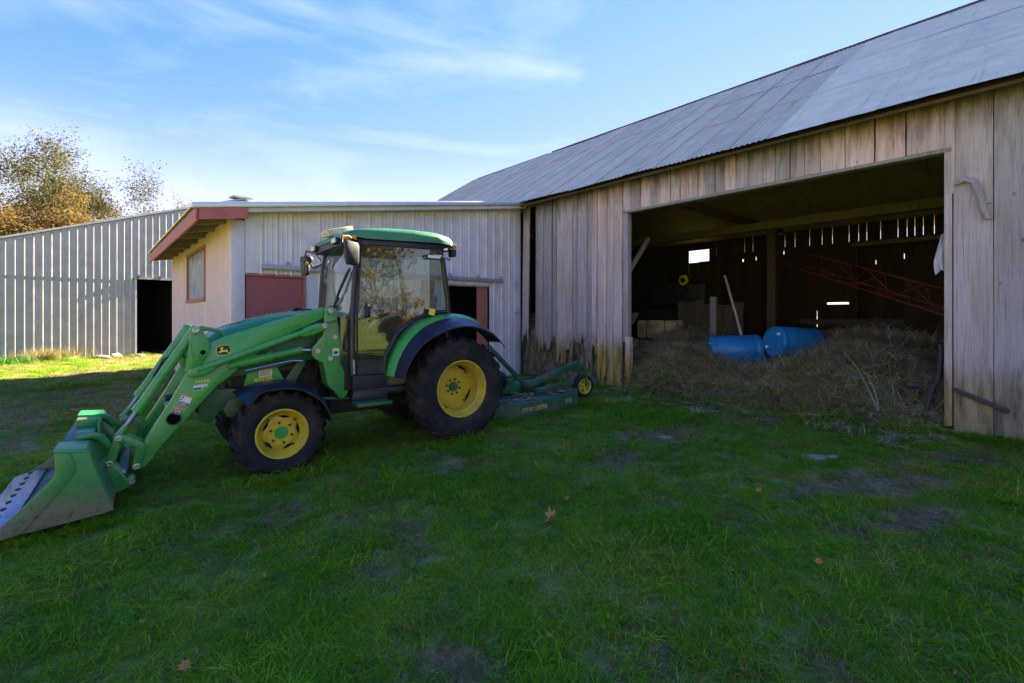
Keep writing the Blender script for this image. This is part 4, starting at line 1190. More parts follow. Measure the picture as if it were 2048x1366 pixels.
g = G(); g.tube([(2.70, 0.23, 0.665), (2.64, 0.23, 0.668)], 0.024, 10); T(g, "hose_coupler", 'rod', smooth=40)

# ---- bucket
BY = 0.92
prof_side = [(3.385, 0.432), (3.201, 0.412), (3.052, -0.060), (3.12, -0.075), (3.55, -0.115), (3.78, -0.150), (3.80, -0.130), (3.653, -0.034), (3.616, -0.006), (3.525, 0.093), (3.42, 0.205), (3.390, 0.242), (3.377, 0.295), (3.385, 0.415)]
bk = G()
prof = [(3.78, -0.150), (3.55, -0.118), (3.12, -0.078), (3.062, -0.055), (3.055, -0.02), (3.10, 0.12), (3.19, 0.40), (3.205, 0.425)]
inn = [(3.20, 0.412), (3.205, 0.395), (3.12, 0.12), (3.08, -0.01), (3.10, -0.04), (3.15, -0.055), (3.55, -0.098), (3.775, -0.135)]
bk.prism(prof + inn, -BY + 0.014, BY - 0.014)
bucket = T(bk, "bucket", 'bucket')
for y0, y1 in ((BY - 0.014, BY), (-BY, -BY + 0.014)): plate(prof_side, y0, y1, "side_plate", 'bucket', bucket, 0.003)
# folded lip round the side plate
for sy in (1, -1):
    y0, y1 = sy * BY, sy * (BY + 0.010)
    plate([(3.384, 0.428), (3.297, 0.414), (3.262, 0.29), (3.294, 0.226), (3.545, -0.104), (3.78, -0.146), (3.653, -0.036), (3.525, 0.091), (3.39, 0.240), (3.378, 0.295)], y0, y1, "side_lip", 'bucket', bucket, 0.004)
tp = [(3.388, 0.438), (3.20, 0.418), (3.185, 0.39), (3.17, 0.33), (3.185, 0.33), (3.21, 0.40), (3.385, 0.42)]
for (a, b_) in ((0.62, BY), (-BY, -0.62)):
    g = G(); g.prism([(3.392, 0.446), (3.21, 0.432), (3.188, 0.405), (3.165, 0.32), (3.18, 0.32), (3.20, 0.395), (3.388, 0.425)], a, b_ + 0.002); T(g, "top_corner", 'bucket', bucket, bevel=0.006)
g = G(); g.prism([(3.385, 0.425), (3.21, 0.410), (3.19, 0.38), (3.21, 0.37), (3.385, 0.405)], -0.62, 0.62); T(g, "top_lip", 'green_mower', bucket, bevel=0.003)
g = G(); g.prism([(3.355, 0.405), (3.19, 0.405), (3.19, 0.488), (3.20, 0.49), (3.352, 0.482)], -0.10, -0.07); g.prism([(3.355, 0.405), (3.21, 0.405), (3.21, 0.42), (3.352, 0.42)], -0.07, 0.2); g.prism([(3.20, 0.30), (3.19, 0.488), (3.18, 0.485), (3.15, 0.30)], -0.1, 0.2); T(g, "center_bracket", 'bucket', bucket, bevel=0.003)
for hy in (0.50, -0.42):
    g = G(); g.tube([(3.30, hy + 0.05, 0.45), (3.20, hy + 0.05, 0.452), (3.16, hy, 0.42), (3.10, hy, 0.34)], [0.018, 0.03, 0.036, 0.028], 10); g.tube([(3.26, hy, 0.425), (3.18, hy, 0.43)], 0.03, 10)
    T(g, "bucket_hook", 'green', bucket, smooth=50)
g = G(); g.prism([(3.86, -0.158), (3.64, -0.108), (3.635, -0.092), (3.70, -0.09), (3.865, -0.140)], -BY, BY - 0.016); ce = T(g, "cutting_edge", 'steel', bucket, bevel=0.003)
for k in range(10):
    y = -BY + 0.09 + k * 0.182
    g = G(); g.tube([(3.745, y, -0.118), (3.748, y, -0.094)], 0.019, 8); T(g, "edge_bolt", 'rust', ce)
for sy in (0.48, -0.48):
    plate([(3.09, 0.21), (3.04, 0.175), (2.985, 0.055), (2.945, 0.068), (2.925, 0.03), (2.96, -0.01), (3.05, -0.05), (3.075, -0.04), (3.15, 0.25)], sy + 0.03, sy + 0.05, "hinge_plate", 'green', bucket)
    plate([(3.09, 0.21), (3.04, 0.175), (2.985, 0.055), (2.945, 0.068), (2.925, 0.03), (2.96, -0.01), (3.05, -0.05), (3.075, -0.04), (3.15, 0.25)], sy - 0.05, sy - 0.03, "hinge_plate", 'green', bucket)
    g = G(); g.tube([(3.04, sy - 0.04, 0.11), (3.0, sy - 0.04, 0.09)], 0.03, 10); g.tube([(2.95, sy - 0.05, 0.025), (2.95, sy + 0.055, 0.025)], 0.022, 12); T(g, "hinge_pin", 'pin', bucket, smooth=40)
g = G(); g.box2((2.98, -0.46, 0.02), (3.05, 0.46, 0.10)); T(g, "carrier_bar", 'green_dark', bevel=0.01)

# ---- fenders
def arc_strip(cx, cz, angs, r_of, ys, name, mat, parent=None, th=0.012, smooth=50):
    """curved sheet: for every angle a row across ys, with radius r_of(angle, y)"""
    g = G(); rows = []
    for a in angs:
        row = []
        for y in ys:
            r_ = r_of(a, y); row.append((cx + r_ * math.cos(a), y, cz + r_ * math.sin(a)))
        for y in reversed(ys):
            r_ = r_of(a, y) - th; row.append((cx + r_ * math.cos(a), y, cz + r_ * math.sin(a)))
        rows.append(row)
    m_ = len(rows[0]); vs = [p for r_ in rows for p in r_]
    fs = [(i * m_ + k, i * m_ + (k + 1) % m_, (i + 1) * m_ + (k + 1) % m_, (i + 1) * m_ + k) for i in range(len(rows) - 1) for k in range(m_)]
    fs += [tuple(range(m_)), tuple(range(len(rows) * m_ - 1, (len(rows) - 1) * m_ - 1, -1))]
    g.add(vs, fs)
    return T(g, name, mat, parent, smooth=smooth)


def interp(tab, x):
    for (a, va), (b_, vb) in zip(tab[:-1], tab[1:]):
        if x <= b_: return va + (vb - va) * max(0, (x - a)) / (b_ - a)
    return tab[-1][1]


for sg in (1, -1):
    angs = [rad(13 + (112 - 13) * i / 22) for i in range(23)]
    ctr = (-0.10, 0.56)
    rg = [(0.2, 0.885), (0.7, 0.90), (1.0, 0.905), (1.35, 0.885), (1.7, 0.87), (2.0, 0.845)]
    fen = arc_strip(ctr[0], ctr[1], angs, lambda a, y: interp(rg, a) - 0.10 * max(0, abs(y) - 0.66) / 0.08 * 0.5, [sg * q for q in (0.46, 0.56, 0.64, 0.67, 0.735)], "rear_fender", 'green')
    rb_ = [(0.2, 0.825), (0.7, 0.80), (1.2, 0.745), (1.6, 0.735), (2.2, 0.72), (2.45, 0.70)]
    def rblk(a, y):
        t = (abs(y) - 0.735) / 0.205
        base = interp(rg, a) - 0.047
        return base + (interp(rb_, a) - base) * max(0, t) ** 1.3
    angs2 = [rad(13 + (139 - 13) * i / 26) for i in range(27)]
    arc_strip(ctr[0], ctr[1], angs2, rblk, [sg * q for q in (0.45, 0.60, 0.733, 0.77, 0.82, 0.87, 0.91, 0.94)], "fender_flare", 'fender', fen, 0.014)
    # front mudguard
    angs3 = [rad(47 + (172 - 47) * i / 26) for i in range(27)]
    rf = [(0.8, 0.565), (1.05, 0.53), (1.4, 0.50), (1.9, 0.495), (2.5, 0.49), (3.0, 0.48)]
    cf = (1.825, 0.275)
    arc_strip(cf[0], cf[1], angs3, lambda a, y: interp(rf, a) - (0.035 + 0.06 * (1 - smooth01(0.85, 1.2, a))) * smooth01(0.66, 0.80, abs(y)), [sg * q for q in (0.40, 0.48, 0.58, 0.66, 0.71, 0.76, 0.80)], "front_fender", 'fender')

# ---- cab
cab = T(G().box2((0.20, -0.60, 0.55), (1.12, 0.60, 0.62)), "cab_floor", 'black', bevel=0.01)
plate([(1.12, 0.60), (0.74, 0.60), (0.74, 0.50), (1.14, 0.50)], 0.30, 0.62, "side_sill", 'black', None, 0.01)
plate([(1.12, 0.795), (0.74, 0.775), (0.74, 0.62), (1.12, 0.60)], 0.56, 0.60, "sill_cover", 'engine', None, 0.006)
plate([(1.12, 0.795), (0.74, 0.775), (0.74, 0.62), (1.12, 0.60)], -0.60, -0.56, "sill_cover", 'engine', None, 0.006)
for sg in (1, -1):
    y = sg * 0.60
    g = G(); g.tube([(1.12, y, 0.78), (1.125, y, 1.10), (1.122, y, 1.46), (1.085, y, 1.99), (1.045, y, 2.22)], 0.030, 10); T(g, "front_pillar", 'black', smooth=40)
    g = G(); g.tube([(-0.03, y, 1.40), (-0.02, y, 1.60), (0.05, y, 2.08), (0.10, y, 2.20)], 0.032, 10); T(g, "rear_pillar", 'black', smooth=40)
    g = G(); g.tube([(0.78, y, 0.78), (0.76, y, 0.98), (0.62, y, 1.22), (0.42, y, 1.37), (0.2, y, 1.445), (-0.03, y, 1.46)], 0.026, 8); T(g, "door_frame", 'black', smooth=40)
    # door glass
    dg = plate([(1.095, 0.80), (1.10, 1.10), (1.098, 1.46), (1.062, 1.99), (1.027, 2.165), (0.14, 2.195), (0.085, 2.08), (0.015, 1.60), (0.005, 1.47), (0.2, 1.46), (0.43, 1.385), (0.63, 1.235), (0.775, 0.98), (0.79, 0.80)], y - 0.003, y + 0.003, "door_glass", 'glass', None, 0)
    g = G(); g.tube([(1.085, y + sg * 0.01, 0.795), (0.79, y + sg * 0.01, 0.785)], 0.014, 8); g.tube([(1.072, y + sg * 0.005, 0.80), (1.075, y + sg * 0.005, 1.46), (1.035, y + sg * 0.005, 2.10)], 0.010, 8); T(g, "door_seal", 'black', dg, smooth=40)
    g = G(); g.box((0.967, y + sg * 0.03, 1.465), (0.05, 0.035, 0.155)); hd = T(g, "door_handle", 'black', dg, bevel=0.014)
    g = G(); g.tube([(0.966, y + sg * 0.045, 1.525), (0.966, y + sg * 0.055, 1.525)], 0.012, 12); T(g, "lock", 'rod', dg)
    g = G(); g.tube([(1.115, y + sg * 0.03, 0.80), (1.118, y + sg * 0.03, 0.95)], 0.016, 8); T(g, "hinge", 'steel', smooth=40)
    g = G(); g.tube([(1.13, y + sg * 0.01, 1.04), (1.20, y + sg * 0.0, 1.05)], 0.012, 8); T(g, "stay", 'black', smooth=40)
    # corner panel under the windscreen
    plate([(1.13, 0.80), (1.24, 0.90), (1.235, 1.42), (1.13, 1.44)], y - 0.06, y - 0.03, "lower_quarter_glass", 'glass', None, 0)
    # side work lamp, reflective sticker
    g = G(); g.box((0.19, y + sg * 0.05, 2.095), (0.19, 0.05, 0.052)); lm = T(g, "grab_rail_lamp", 'black', bevel=0.01)
    g = G(); g.box((0.20, y + sg * 0.0765, 2.095), (0.16, 0.004, 0.034)); T(g, "lens", 'white', lm)
# windscreen and rear window
g = G(); vs = []
for x, z in ((1.145, 1.40), (1.125, 1.60), (1.09, 1.99), (1.05, 2.21)):
    for k in range(9):
        t = -1 + 2 * k / 8; vs.append((x + 0.05 * (1 - t * t), 0.585 * t, z))
g.add(vs, [(r_ * 9 + k, r_ * 9 + k + 1, (r_ + 1) * 9 + k + 1, (r_ + 1) * 9 + k) for r_ in range(3) for k in range(8)])
T(g, "windscreen", 'glass', smooth=60)
g = G(); g.add([(-0.02, -0.58, 1.2), (-0.02, 0.58, 1.2), (0.08, 0.58, 2.18), (0.08, -0.58, 2.18)], [(0, 1, 2, 3)]); T(g, "rear_window", 'glass')
g = G(); g.box2((-0.045, -0.6, 0.8), (0.0, 0.6, 1.2)); T(g, "rear_panel", 'black', bevel=0.01)
g = G(); g.prism([(1.10, 0.62), (1.14, 1.40), (1.18, 1.40), (1.20, 0.62)], -0.56, 0.56); T(g, "firewall", 'black', bevel=0.01)
for sg in (1, -1):
    plate([(0.72, 0.62), (0.70, 0.95), (0.58, 1.18), (0.40, 1.32), (0.15, 1.39), (-0.04, 1.39), (-0.04, 0.62)], sg * 0.47, sg * 0.49, "wheel_well", 'engine', None, 0)
# roof: green shell, black underside, lamps
rows = []
loft([(1.235, 0.40, 2.235, 2.275, 0.03), (1.20, 0.56, 2.235, 2.295, 0.04), (1.12, 0.62, 2.250, 2.322, 0.05), (0.98, 0.65, 2.235, 2.352, 0.07), (0.75, 0.665, 2.240, 2.378, 0.085), (0.45, 0.67, 2.250, 2.392, 0.09), (0.15, 0.665, 2.262, 2.388, 0.085), (-0.03, 0.64, 2.258, 2.362, 0.08), (-0.11, 0.58, 2.235, 2.318, 0.06), (-0.14, 0.48, 2.235, 2.275, 0.03)], "cab_roof", 'green_roof', smooth=50)
ru = loft([(1.22, 0.54, 2.165, 2.232, 0.02), (1.10, 0.60, 2.165, 2.234, 0.02), (0.95, 0.64, 2.175, 2.232, 0.02), (0.45, 0.65, 2.185, 2.247, 0.02), (0.0, 0.63, 2.190, 2.255, 0.02), (-0.08, 0.56, 2.195, 2.233, 0.02)], "roof_underside", 'black', smooth=40)
for sg in (1, -1):
    g = G(); g.box((1.165, sg * 0.605, 2.235), (0.17, 0.045, 0.058), Matrix.Rotation(-sg * 0.25, 3, 'Z')); T(g, "turn_signal", 'amber', bevel=0.02)
    g = G(); g.box((1.235, sg * 0.40, 2.215), (0.05, 0.17, 0.065)); wl_ = T(g, "work_light", 'black', bevel=0.012)
    g = G(); g.box((1.262, sg * 0.40, 2.215), (0.004, 0.14, 0.045)); T(g, "lens", 'white', wl_)
    g = G(); g.box((-0.125, sg * 0.54, 2.255), (0.055, 0.12, 0.045)); T(g, "rear_marker", 'amber', bevel=0.012)
    g = G(); g.box((-0.125, sg * 0.53, 2.175), (0.06, 0.11, 0.09)); T(g, "rear_work_light", 'black', bevel=0.012)
    g = G(); g.tube([(-0.10, sg * 0.55, 2.15), (-0.06, sg * 0.58, 2.08), (0.02, sg * 0.62, 2.10)], 0.006, 6); T(g, "lamp_cable", 'black', smooth=40)
# pale foam block strapped on the roof front
# mirrors
def mirror(sg, pts, c, sz, rz):
    g = G(); g.tube(pts, 0.011, 8); a = T(g, "mirror_arm", 'black', smooth=40)
    g = G(); vs = []
    w, h = sz
    outl = [(-0.5, 0.30), (-0.36, 0.44), (0.30, 0.5), (0.5, 0.44), (0.42, -0.2), (0.30, -0.5), (-0.34, -0.5), (-0.5, -0.38)]
    R_ = Matrix.Translation(c) @ Matrix.Rotation(rz, 4, 'Z')
    for dy in (-0.022, 0.022):
        for (p, q) in outl: vs.append(R_ @ Vector((p * w, dy, q * h)))
    n = len(outl)
    g.add(vs, [tuple(range(n)), tuple(range(2 * n - 1, n - 1, -1))] + [(i, i + n, (i + 1) % n + n, (i + 1) % n) for i in range(n)])
    hsg = T(g, "mirror_housing", 'black', a, bevel=0.008)
    return hsg


mirror(1, [(1.10, 0.61, 2.20), (1.20, 0.70, 2.235), (1.29, 0.78, 2.215), (1.30, 0.80, 2.10), (1.24, 0.78, 2.07)], (1.205, 0.80, 2.05), (0.165, 0.245), rad(14))
g = G(); g.tube([(1.09, 0.61, 2.06), (1.13, 0.64, 2.05), (1.15, 0.70, 2.04)], 0.016, 8); g.tube([(1.085, 0.63, 2.00), (1.085, 0.63, 2.13)], 0.02, 8); T(g, "mirror_bracket", 'black', smooth=40)
mirror(-1, [(1.11, -0.62, 2.12), (1.14, -0.72, 2.20), (1.20, -0.92, 2.25), (1.21, -0.95, 2.20), (1.21, -0.95, 2.06)], (1.215, -0.95, 2.06), (0.16, 0.25), rad(-70))
g = G(); g.tube([(1.10, -0.62, 2.05), (1.16, -0.76, 2.02), (1.19, -0.84, 2.10)], 0.014, 8); g.lathe([(0.06, 0.0), (0.06, 0.05), (0.03, 0.09), (0, 0.09)], (1.20, -0.88, 2.13), 14); T(g, "beacon_bracket", 'black', smooth=40)
g = G(); g.box((1.22, -0.83, 2.12), (0.03, 0.05, 0.11), Matrix.Rotation(0.4, 3, 'X')); T(g, "marker_reflector", 'decal_yellow', bevel=0.006)
# wiper
g = G(); g.tube([(1.20, 0.20, 1.50), (1.195, 0.27, 1.56), (1.18, 0.33, 1.60)], 0.014, 8); g.tube([(1.195, 0.22, 1.53), (1.185, 0.36, 1.68), (1.14, 0.50, 1.88), (1.125, 0.53, 1.92)], [0.010, 0.014, 0.016, 0.01], 8); g.box((1.20, 0.20, 1.50), (0.05, 0.14, 0.05)); T(g, "wiper", 'black', smooth=40)
# inside the cab
g = G(); g.box2((0.0, -0.24, 0.86), (0.48, 0.24, 1.0)); seat = T(g, "seat", 'seat', bevel=0.04, seg=3)
g = G(); g.box((0.0, 0, 1.34), (0.13, 0.46, 0.68), Matrix.Rotation(-0.16, 3, 'Y')); T(g, "backrest", 'seat', seat, bevel=0.05, seg=3)
g = G(); g.box((-0.06, 0, 1.78), (0.09, 0.27, 0.19), Matrix.Rotation(-0.12, 3, 'Y')); T(g, "headrest", 'seat', seat, bevel=0.03)
g = G()
n = 26; ring = []
for k in range(n + 1):
    a = 2 * math.pi * k / n; v_ = Vector((0.19 * math.cos(a), 0.19 * math.sin(a), 0)); v_ = Matrix.Rotation(0.5, 3, 'Y') @ v_; ring.append(v_ + Vector((0.72, 0, 1.38)))
g.tube(ring, 0.014, 8, cap=False); sw = T(g, "steering_wheel", 'black', smooth=40)
g = G(); g.tube([(0.72, 0, 1.37), (0.86, 0, 1.10), (0.95, 0, 0.65)], [0.04, 0.05, 0.08], 10); T(g, "column", 'black', sw, smooth=40)
g = G(); g.box2((0.90, -0.28, 1.0), (1.08, 0.28, 1.38)); T(g, "dashboard", 'black', bevel=0.04)
g = G(); g.box2((0.05, -0.46, 0.9), (0.62, -0.26, 1.16)); g.box2((0.05, 0.27, 0.9), (0.5, 0.45, 1.10)); T(g, "side_console", 'black', bevel=0.03)
g = G(); g.box2((0.42, 0.24, 0.625), (1.04, 0.5, 0.90)); T(g, "floor_mat", 'tan', bevel=0.02)
g = G(); g.tube([(0.40, -0.33, 1.15), (0.44, -0.33, 1.32)], 0.012, 8); g.tube([(0.44, -0.33, 1.32), (0.45, -0.33, 1.38)], 0.024, 8); T(g, "lever", 'black', smooth=40)
# step and tool box, exhaust
g = G(); g.box2((0.76, 0.55, 0.47), (1.13, 0.80, 0.505)); stp = T(g, "step", 'green_dark', bevel=0.008)
g = G(); g.tube([(1.55, 0.50, 0.565), (1.12, 0.50, 0.53)], 0.016, 8); T(g, "step_rail", 'green_dark', stp, smooth=40)
g = G(); g.box2((0.80, 0.35, 0.50), (0.84, 0.56, 0.62)); g.box2((1.05, 0.35, 0.50), (1.09, 0.56, 0.62)); T(g, "step_hanger", 'black', stp)
g = G(); g.box((0.225, 0.67, 1.455), (0.075, 0.006, 0.075), Matrix.Rotation(-0.2, 3, 'Y')); T(g, "warning_tag", 'decal_yellow')
# rear hitch
g = G()
for sg in (0.33, -0.33):
    g.tube([(-0.30, sg, 0.42), (-0.85, sg * 1.1, 0.33)], 0.028, 8); g.tube([(-0.28, sg, 1.0), (-0.62, sg, 0.98), (-0.62, sg, 0.40)], 0.022, 8)
g.tube([(-0.40, 0, 0.86), (-0.95, 0, 0.80)], 0.03, 10); g.tube([(-0.42, 0, 0.55), (-1.0, 0, 0.42)], 0.06, 12)
T(g, "rear_hitch", 'black', smooth=40)

# ---- lettering, logo and decals (flat print, a hair proud of the steel)
def text_obj(txt, size, origin, right, up, mat, parent, name, depth=0.0015, sx=1.0, local=True):
    cu = bpy.data.curves.new(name, 'FONT'); cu.body = txt; cu.size = size; cu.extrude = depth; cu.resolution_u = 3; cu.offset = 0.0012 * size / 0.05
    tmp = bpy.data.objects.new(name, cu)
    me = bpy.data.meshes.new_from_object(tmp)
    bpy.data.objects.remove(tmp); bpy.data.curves.remove(cu)
    r_ = Vector(right).normalized(); u_ = Vector(up); u_ = (u_ - r_ * u_.dot(r_)).normalized(); nn = r_.cross(u_)
    M = Matrix(((r_.x * sx, u_.x, nn.x, origin[0]), (r_.y * sx, u_.y, nn.y, origin[1]), (r_.z * sx, u_.z, nn.z, origin[2]), (0, 0, 0, 1)))
    if not local: M = MW[parent.name].inverted() @ M
    me.transform(M); me.name = name; me.materials.clear(); me.materials.append(MT[mat])
    o = bpy.data.objects.new(name, me); COL.objects.link(o); o.parent = parent; MW[o.name] = MW[parent.name]
    return o


text_obj("H180", 0.037, (2.507, 0.5265, 0.812), (-1, 0, 0.008), (0, 0, 1), 'decal_yellow', boom, "lettering", sx=1.35)
text_obj("4052R", 0.058, (2.008, 0.3315, 0.752), (-1, 0, 0.10), (0, 0, 1), 'decal_yellow', sp, "lettering", sx=1.15)


def decal(pts, y, mat, name, parent, th=0.0012):
    g = G(); g.prism(pts, y, y + th); return T(g, name, mat, parent)


decal([(1.966, 0.867), (1.844, 0.878), (1.846, 0.812), (1.964, 0.800)], 0.331, 'white', "warning_label", sp)
for z0 in (0.858, 0.846, 0.830, 0.818): decal([(1.955, z0), (1.856, z0 + 0.010), (1.856, z0 + 0.005), (1.955, z0 - 0.005)], 0.3325, 'orange' if z0 > 0.85 else 'slate', "label_print", sp)
decal([(2.520, 0.790), (2.412, 0.800), (2.414, 0.776), (2.452, 0.772), (2.455, 0.748), (2.524, 0.746)], 0.5255, 'trim', "part_label", boom)
decal([(2.520, 0.766), (2.458, 0.770), (2.460, 0.752), (2.521, 0.750)], 0.527, 'slate', "label_print", boom)
def quad(a, b_, c_, d_, u0, u1, v0, v1):
    L = lambda p, q, t: (p[0] + (q[0] - p[0]) * t, p[1] + (q[1] - p[1]) * t)
    def P(u, v): return L(L(a, b_, u), L(d_, c_, u), v)
    return [P(u0, v0), P(u1, v0), P(u1, v1), P(u0, v1)]
D1 = ((2.603, 0.728), (2.526, 0.691), (2.563, 0.602), (2.639, 0.63))
D2 = ((2.662, 0.626), (2.579, 0.593), (2.611, 0.535), (2.680, 0.566))
w1_ = decal(list(D1), 0.5255, 'white', "warning_label", boom); w2_ = decal(list(D2), 0.5255, 'white', "warning_label", boom)
decal(quad(*D1, 0.0, 1, 0.0, 0.14), 0.527, 'orange', "label_print", boom); decal(quad(*D1, 0.03, 0.97, 0.66, 0.97), 0.527, 'slate', "label_print", boom)
decal(quad(*D1, 0.10, 0.3, 0.22, 0.32), 0.527, 'slate', "label_print", boom); decal(quad(*D1, 0.05, 0.22, 0.42, 0.52), 0.527, 'slate', "label_print", boom)
decal(quad(*D1, 0.12, 0.82, 0.75, 0.80), 0.5285, 'white', "label_print", boom); decal(quad(*D1, 0.12, 0.7, 0.86, 0.90), 0.5285, 'white', "label_print", boom)
decal(quad(*D2, 0.0, 1, 0.0, 0.26), 0.527, 'orange', "label_print", boom); decal(quad(*D2, 0.03, 0.97, 0.32, 0.96), 0.527, 'slate', "label_print", boom)
for q in (0.42, 0.56, 0.70): decal(quad(*D2, 0.12, 0.85, q, q + 0.06), 0.5285, 'white', "label_print", boom)
decal([(1.318, 1.074), (1.246, 1.074), (1.246, 1.055), (1.318, 1.055)], 0.556, 'decal_yellow', "label_print", mast)
decal([(1.316, 1.054), (1.248, 1.054), (1.248, 0.998), (1.316, 0.998)], 0.556, 'white', "warning_label", mast)
decal([(1.305, 1.044), (1.262, 1.044), (1.262, 1.012), (1.305, 1.012)], 0.5575, 'slate', "label_print", mast)
# shield with the leaping deer
LCX, LCZ, LW, LH = 2.290, 1.096, 0.060, 0.050
def lg(p): return (LCX - (p[0] - 815) / 440 * LW, LCZ - (p[1] - 745) / 345 * LH)
shield = [(400, 545), (640, 440), (820, 408), (1160, 425), (1225, 610), (1245, 760), (1235, 930), (1050, 1030), (860, 1075), (520, 1075), (430, 970), (380, 760)]
cxs, cys = 815, 745
decal([lg(p) for p in shield], 0.5255, 'decal_yellow', "emblem_border", boom)
decal([lg((cxs + (p[0] - cxs) * 0.92, cys + (p[1] - cys) * 0.90)) for p in shield], 0.5268, 'black', "emblem_field", boom)
deer = [(605, 655), (640, 672), (662, 705), (655, 785), (610, 812), (505, 832), (505, 855), (545, 890), (640, 935), (705, 952), (690, 925), (610, 872), (640, 862), (760, 868), (850, 850), (905, 862), (940, 850), (1010, 882), (1100, 912), (1150, 930), (1140, 965), (1175, 968), (1212, 935), (1180, 905), (1100, 858), (1065, 815), (1045, 745), (1028, 690), (1000, 685), (985, 735), (930, 728), (870, 735), (785, 745), (757, 700), (755, 645), (850, 598), (790, 588), (768, 525), (742, 510), (735, 600), (715, 560), (650, 555), (605, 588), (665, 605), (700, 630), (640, 640)]
decal([lg(p) for p in deer], 0.5280, 'decal_yellow', "leaping_deer", boom)

# the pale block lying on the roof front
blk = thing("foam_block", "pale worn foam block lying on the front of the cab roof", "block")
g = G(); g.box((0, 0, 0.034), (0.30, 0.22, 0.075)); bo = None
blk_loc = MW[tr.name] @ Vector((1.12, 0.10, 2.330))
blk.location = blk_loc; blk.rotation_euler = (0, rad(-14), TZ + rad(8)); blk.rotation_euler = (Matrix.Rotation(TZ + rad(6), 3, 'Z') @ Matrix.Rotation(rad(15), 3, 'Y')).to_euler()
MW[blk.name] = Matrix.Translation(blk_loc) @ (Matrix.Rotation(TZ + rad(6), 4, 'Z') @ Matrix.Rotation(rad(15), 4, 'Y'))
g.build("block", MT['pale'], blk, local=True, bevel=0.012)

# ------------------------------------------------------------------ rotary mower behind the tractor
mw = thing("rotary_mower", "green rotary mower deck hitched behind the tractor", "mower", (5.1, 5.6, 0))
plan = [(4.48, 4.955), (5.70, 4.955), (5.97, 5.20), (5.97, 6.35), (5.7, 6.55), (4.5, 6.50), (4.06, 6.1), (4.06, 5.42)]
def dz(x): return 0.155 + 0.075 * (x - 4.06) / 1.9
g = G(); n = len(plan)
top = [(p[0], p[1], dz(p[0])) for p in plan]; bot = [(p[0], p[1], -0.03 + 0.03 * (p[0] - 4)) for p in plan]
g.add(top + bot, [tuple(range(n))] + [(i, (i + 1) % n, (i + 1) % n + n, i + n) for i in range(n)])
g.build("deck", MT['green_mower'], mw, bevel=0.008)
g = G(); g.box((5.05, 5.75, 0.27), (1.15, 0.36, 0.14)); g.box((4.8, 5.75, 0.36), (0.32, 0.3, 0.12)); g.build("deck_hump", MT['green_mower'], mw, bevel=0.03)
g = G(); g.tube([(4.32, 5.50, 0.47), (4.62, 5.55, 0.43)], 0.15, 18); g.build("driveline_shield", MT['black'], mw, smooth=40, bevel=0.008)
g = G(); g.tube([(3.9, 5.45, 0.52), (4.35, 5.5, 0.47)], 0.05, 10); g.build("driveshaft", MT['black'], mw, smooth=40)
def bar(a, b_, w, h, name, mat='green_mower'):
    a, b_ = Vector(a), Vector(b_); d_ = b_ - a; L_ = d_.length
    q = d_.to_track_quat('X', 'Z').to_matrix(); g = G(); g.box((a + b_) / 2, (L_, w, h), q); return g.build(name, MT[mat], mw, bevel=0.004)
bar((4.02, 5.06, 0.99), (4.95, 5.26, 0.30), 0.035, 0.06, "lift_brace")
bar((4.02, 5.98, 0.97), (5.2, 5.9, 0.30), 0.035, 0.06, "lift_brace")
bar((4.0, 5.03, 0.55), (4.0, 6.0, 0.55), 0.06, 0.06, "hitch_bar"); bar((4.0, 5.5, 0.5), (4.0, 5.5, 1.0), 0.08, 0.05, "hitch_mast")
bar((5.05, 5.50, 0.30), (6.18, 5.38, 0.60), 0.09, 0.09, "tail_beam")
bar((5.1, 5.28, 0.265), (5.95, 5.28, 0.32), 0.06, 0.07, "deck_channel"); bar((4.5, 6.2, 0.24), (5.9, 6.2, 0.30), 0.06, 0.07, "deck_channel")
tw = bpy.data.objects.new("tail_wheel", None); COL.objects.link(tw); tw.parent = mw; wc = Vector((6.19, 5.27, 0.235))
tw.matrix_local = MW[mw.name].inverted() @ Matrix.Translation(wc) @ Matrix.Rotation(rad(-12), 4, 'Z'); MW[tw.name] = Matrix.Translation(wc) @ Matrix.Rotation(rad(-12), 4, 'Z')
g = G(); g.lathe([(0.125, -0.045), (0.16, -0.055), (0.19, -0.04), (0.195, 0.0), (0.19, 0.04), (0.16, 0.055), (0.125, 0.045)], (0, 0, 0), 32, close=True); g.build("tyre", MT['rubber'], tw, local=True, smooth=50)
g = G(); g.lathe([(0.128, -0.05), (0.128, -0.058), (0.11, -0.055), (0.10, -0.02), (0.10, 0.03), (0.128, 0.05)], (0, 0, 0), 32, close=True)
for k in range(5):
    a = 2 * math.pi * k / 5; g.box((0.06 * math.cos(a), -0.02, 0.06 * math.sin(a)), (0.12, 0.02, 0.035), Matrix.Rotation(-a, 3, 'Y'))
g.tube([(0, -0.05, 0), (0, 0.05, 0)], 0.03, 14); g.build("rim", MT['yellow'], tw, local=True, smooth=40)
g = G(); g.tube([(6.16, 5.22, 0.56), (6.20, 5.20, 0.48), (6.19, 5.19, 0.235)], 0.022, 8); g.tube([(6.14, 5.36, 0.58), (6.17, 5.35, 0.47), (6.19, 5.34, 0.235)], 0.022, 8); g.box((6.13, 5.32, 0.53), (0.13, 0.14, 0.12)); g.build("caster_fork", MT['green_dark'], mw, smooth=40)
text_obj("JOHN DEERE", 0.088, (4.53, 4.9535, 0.050), (1, 0, 0.03), (0, 0, 1), 'worn_yellow', mw, "lettering", sx=0.98, local=False)
text_obj("513", 0.088, (5.42, 4.9535, 0.085), (1, 0, 0.03), (0, 0, 1), 'worn_yellow', mw, "lettering", sx=0.95, local=False)

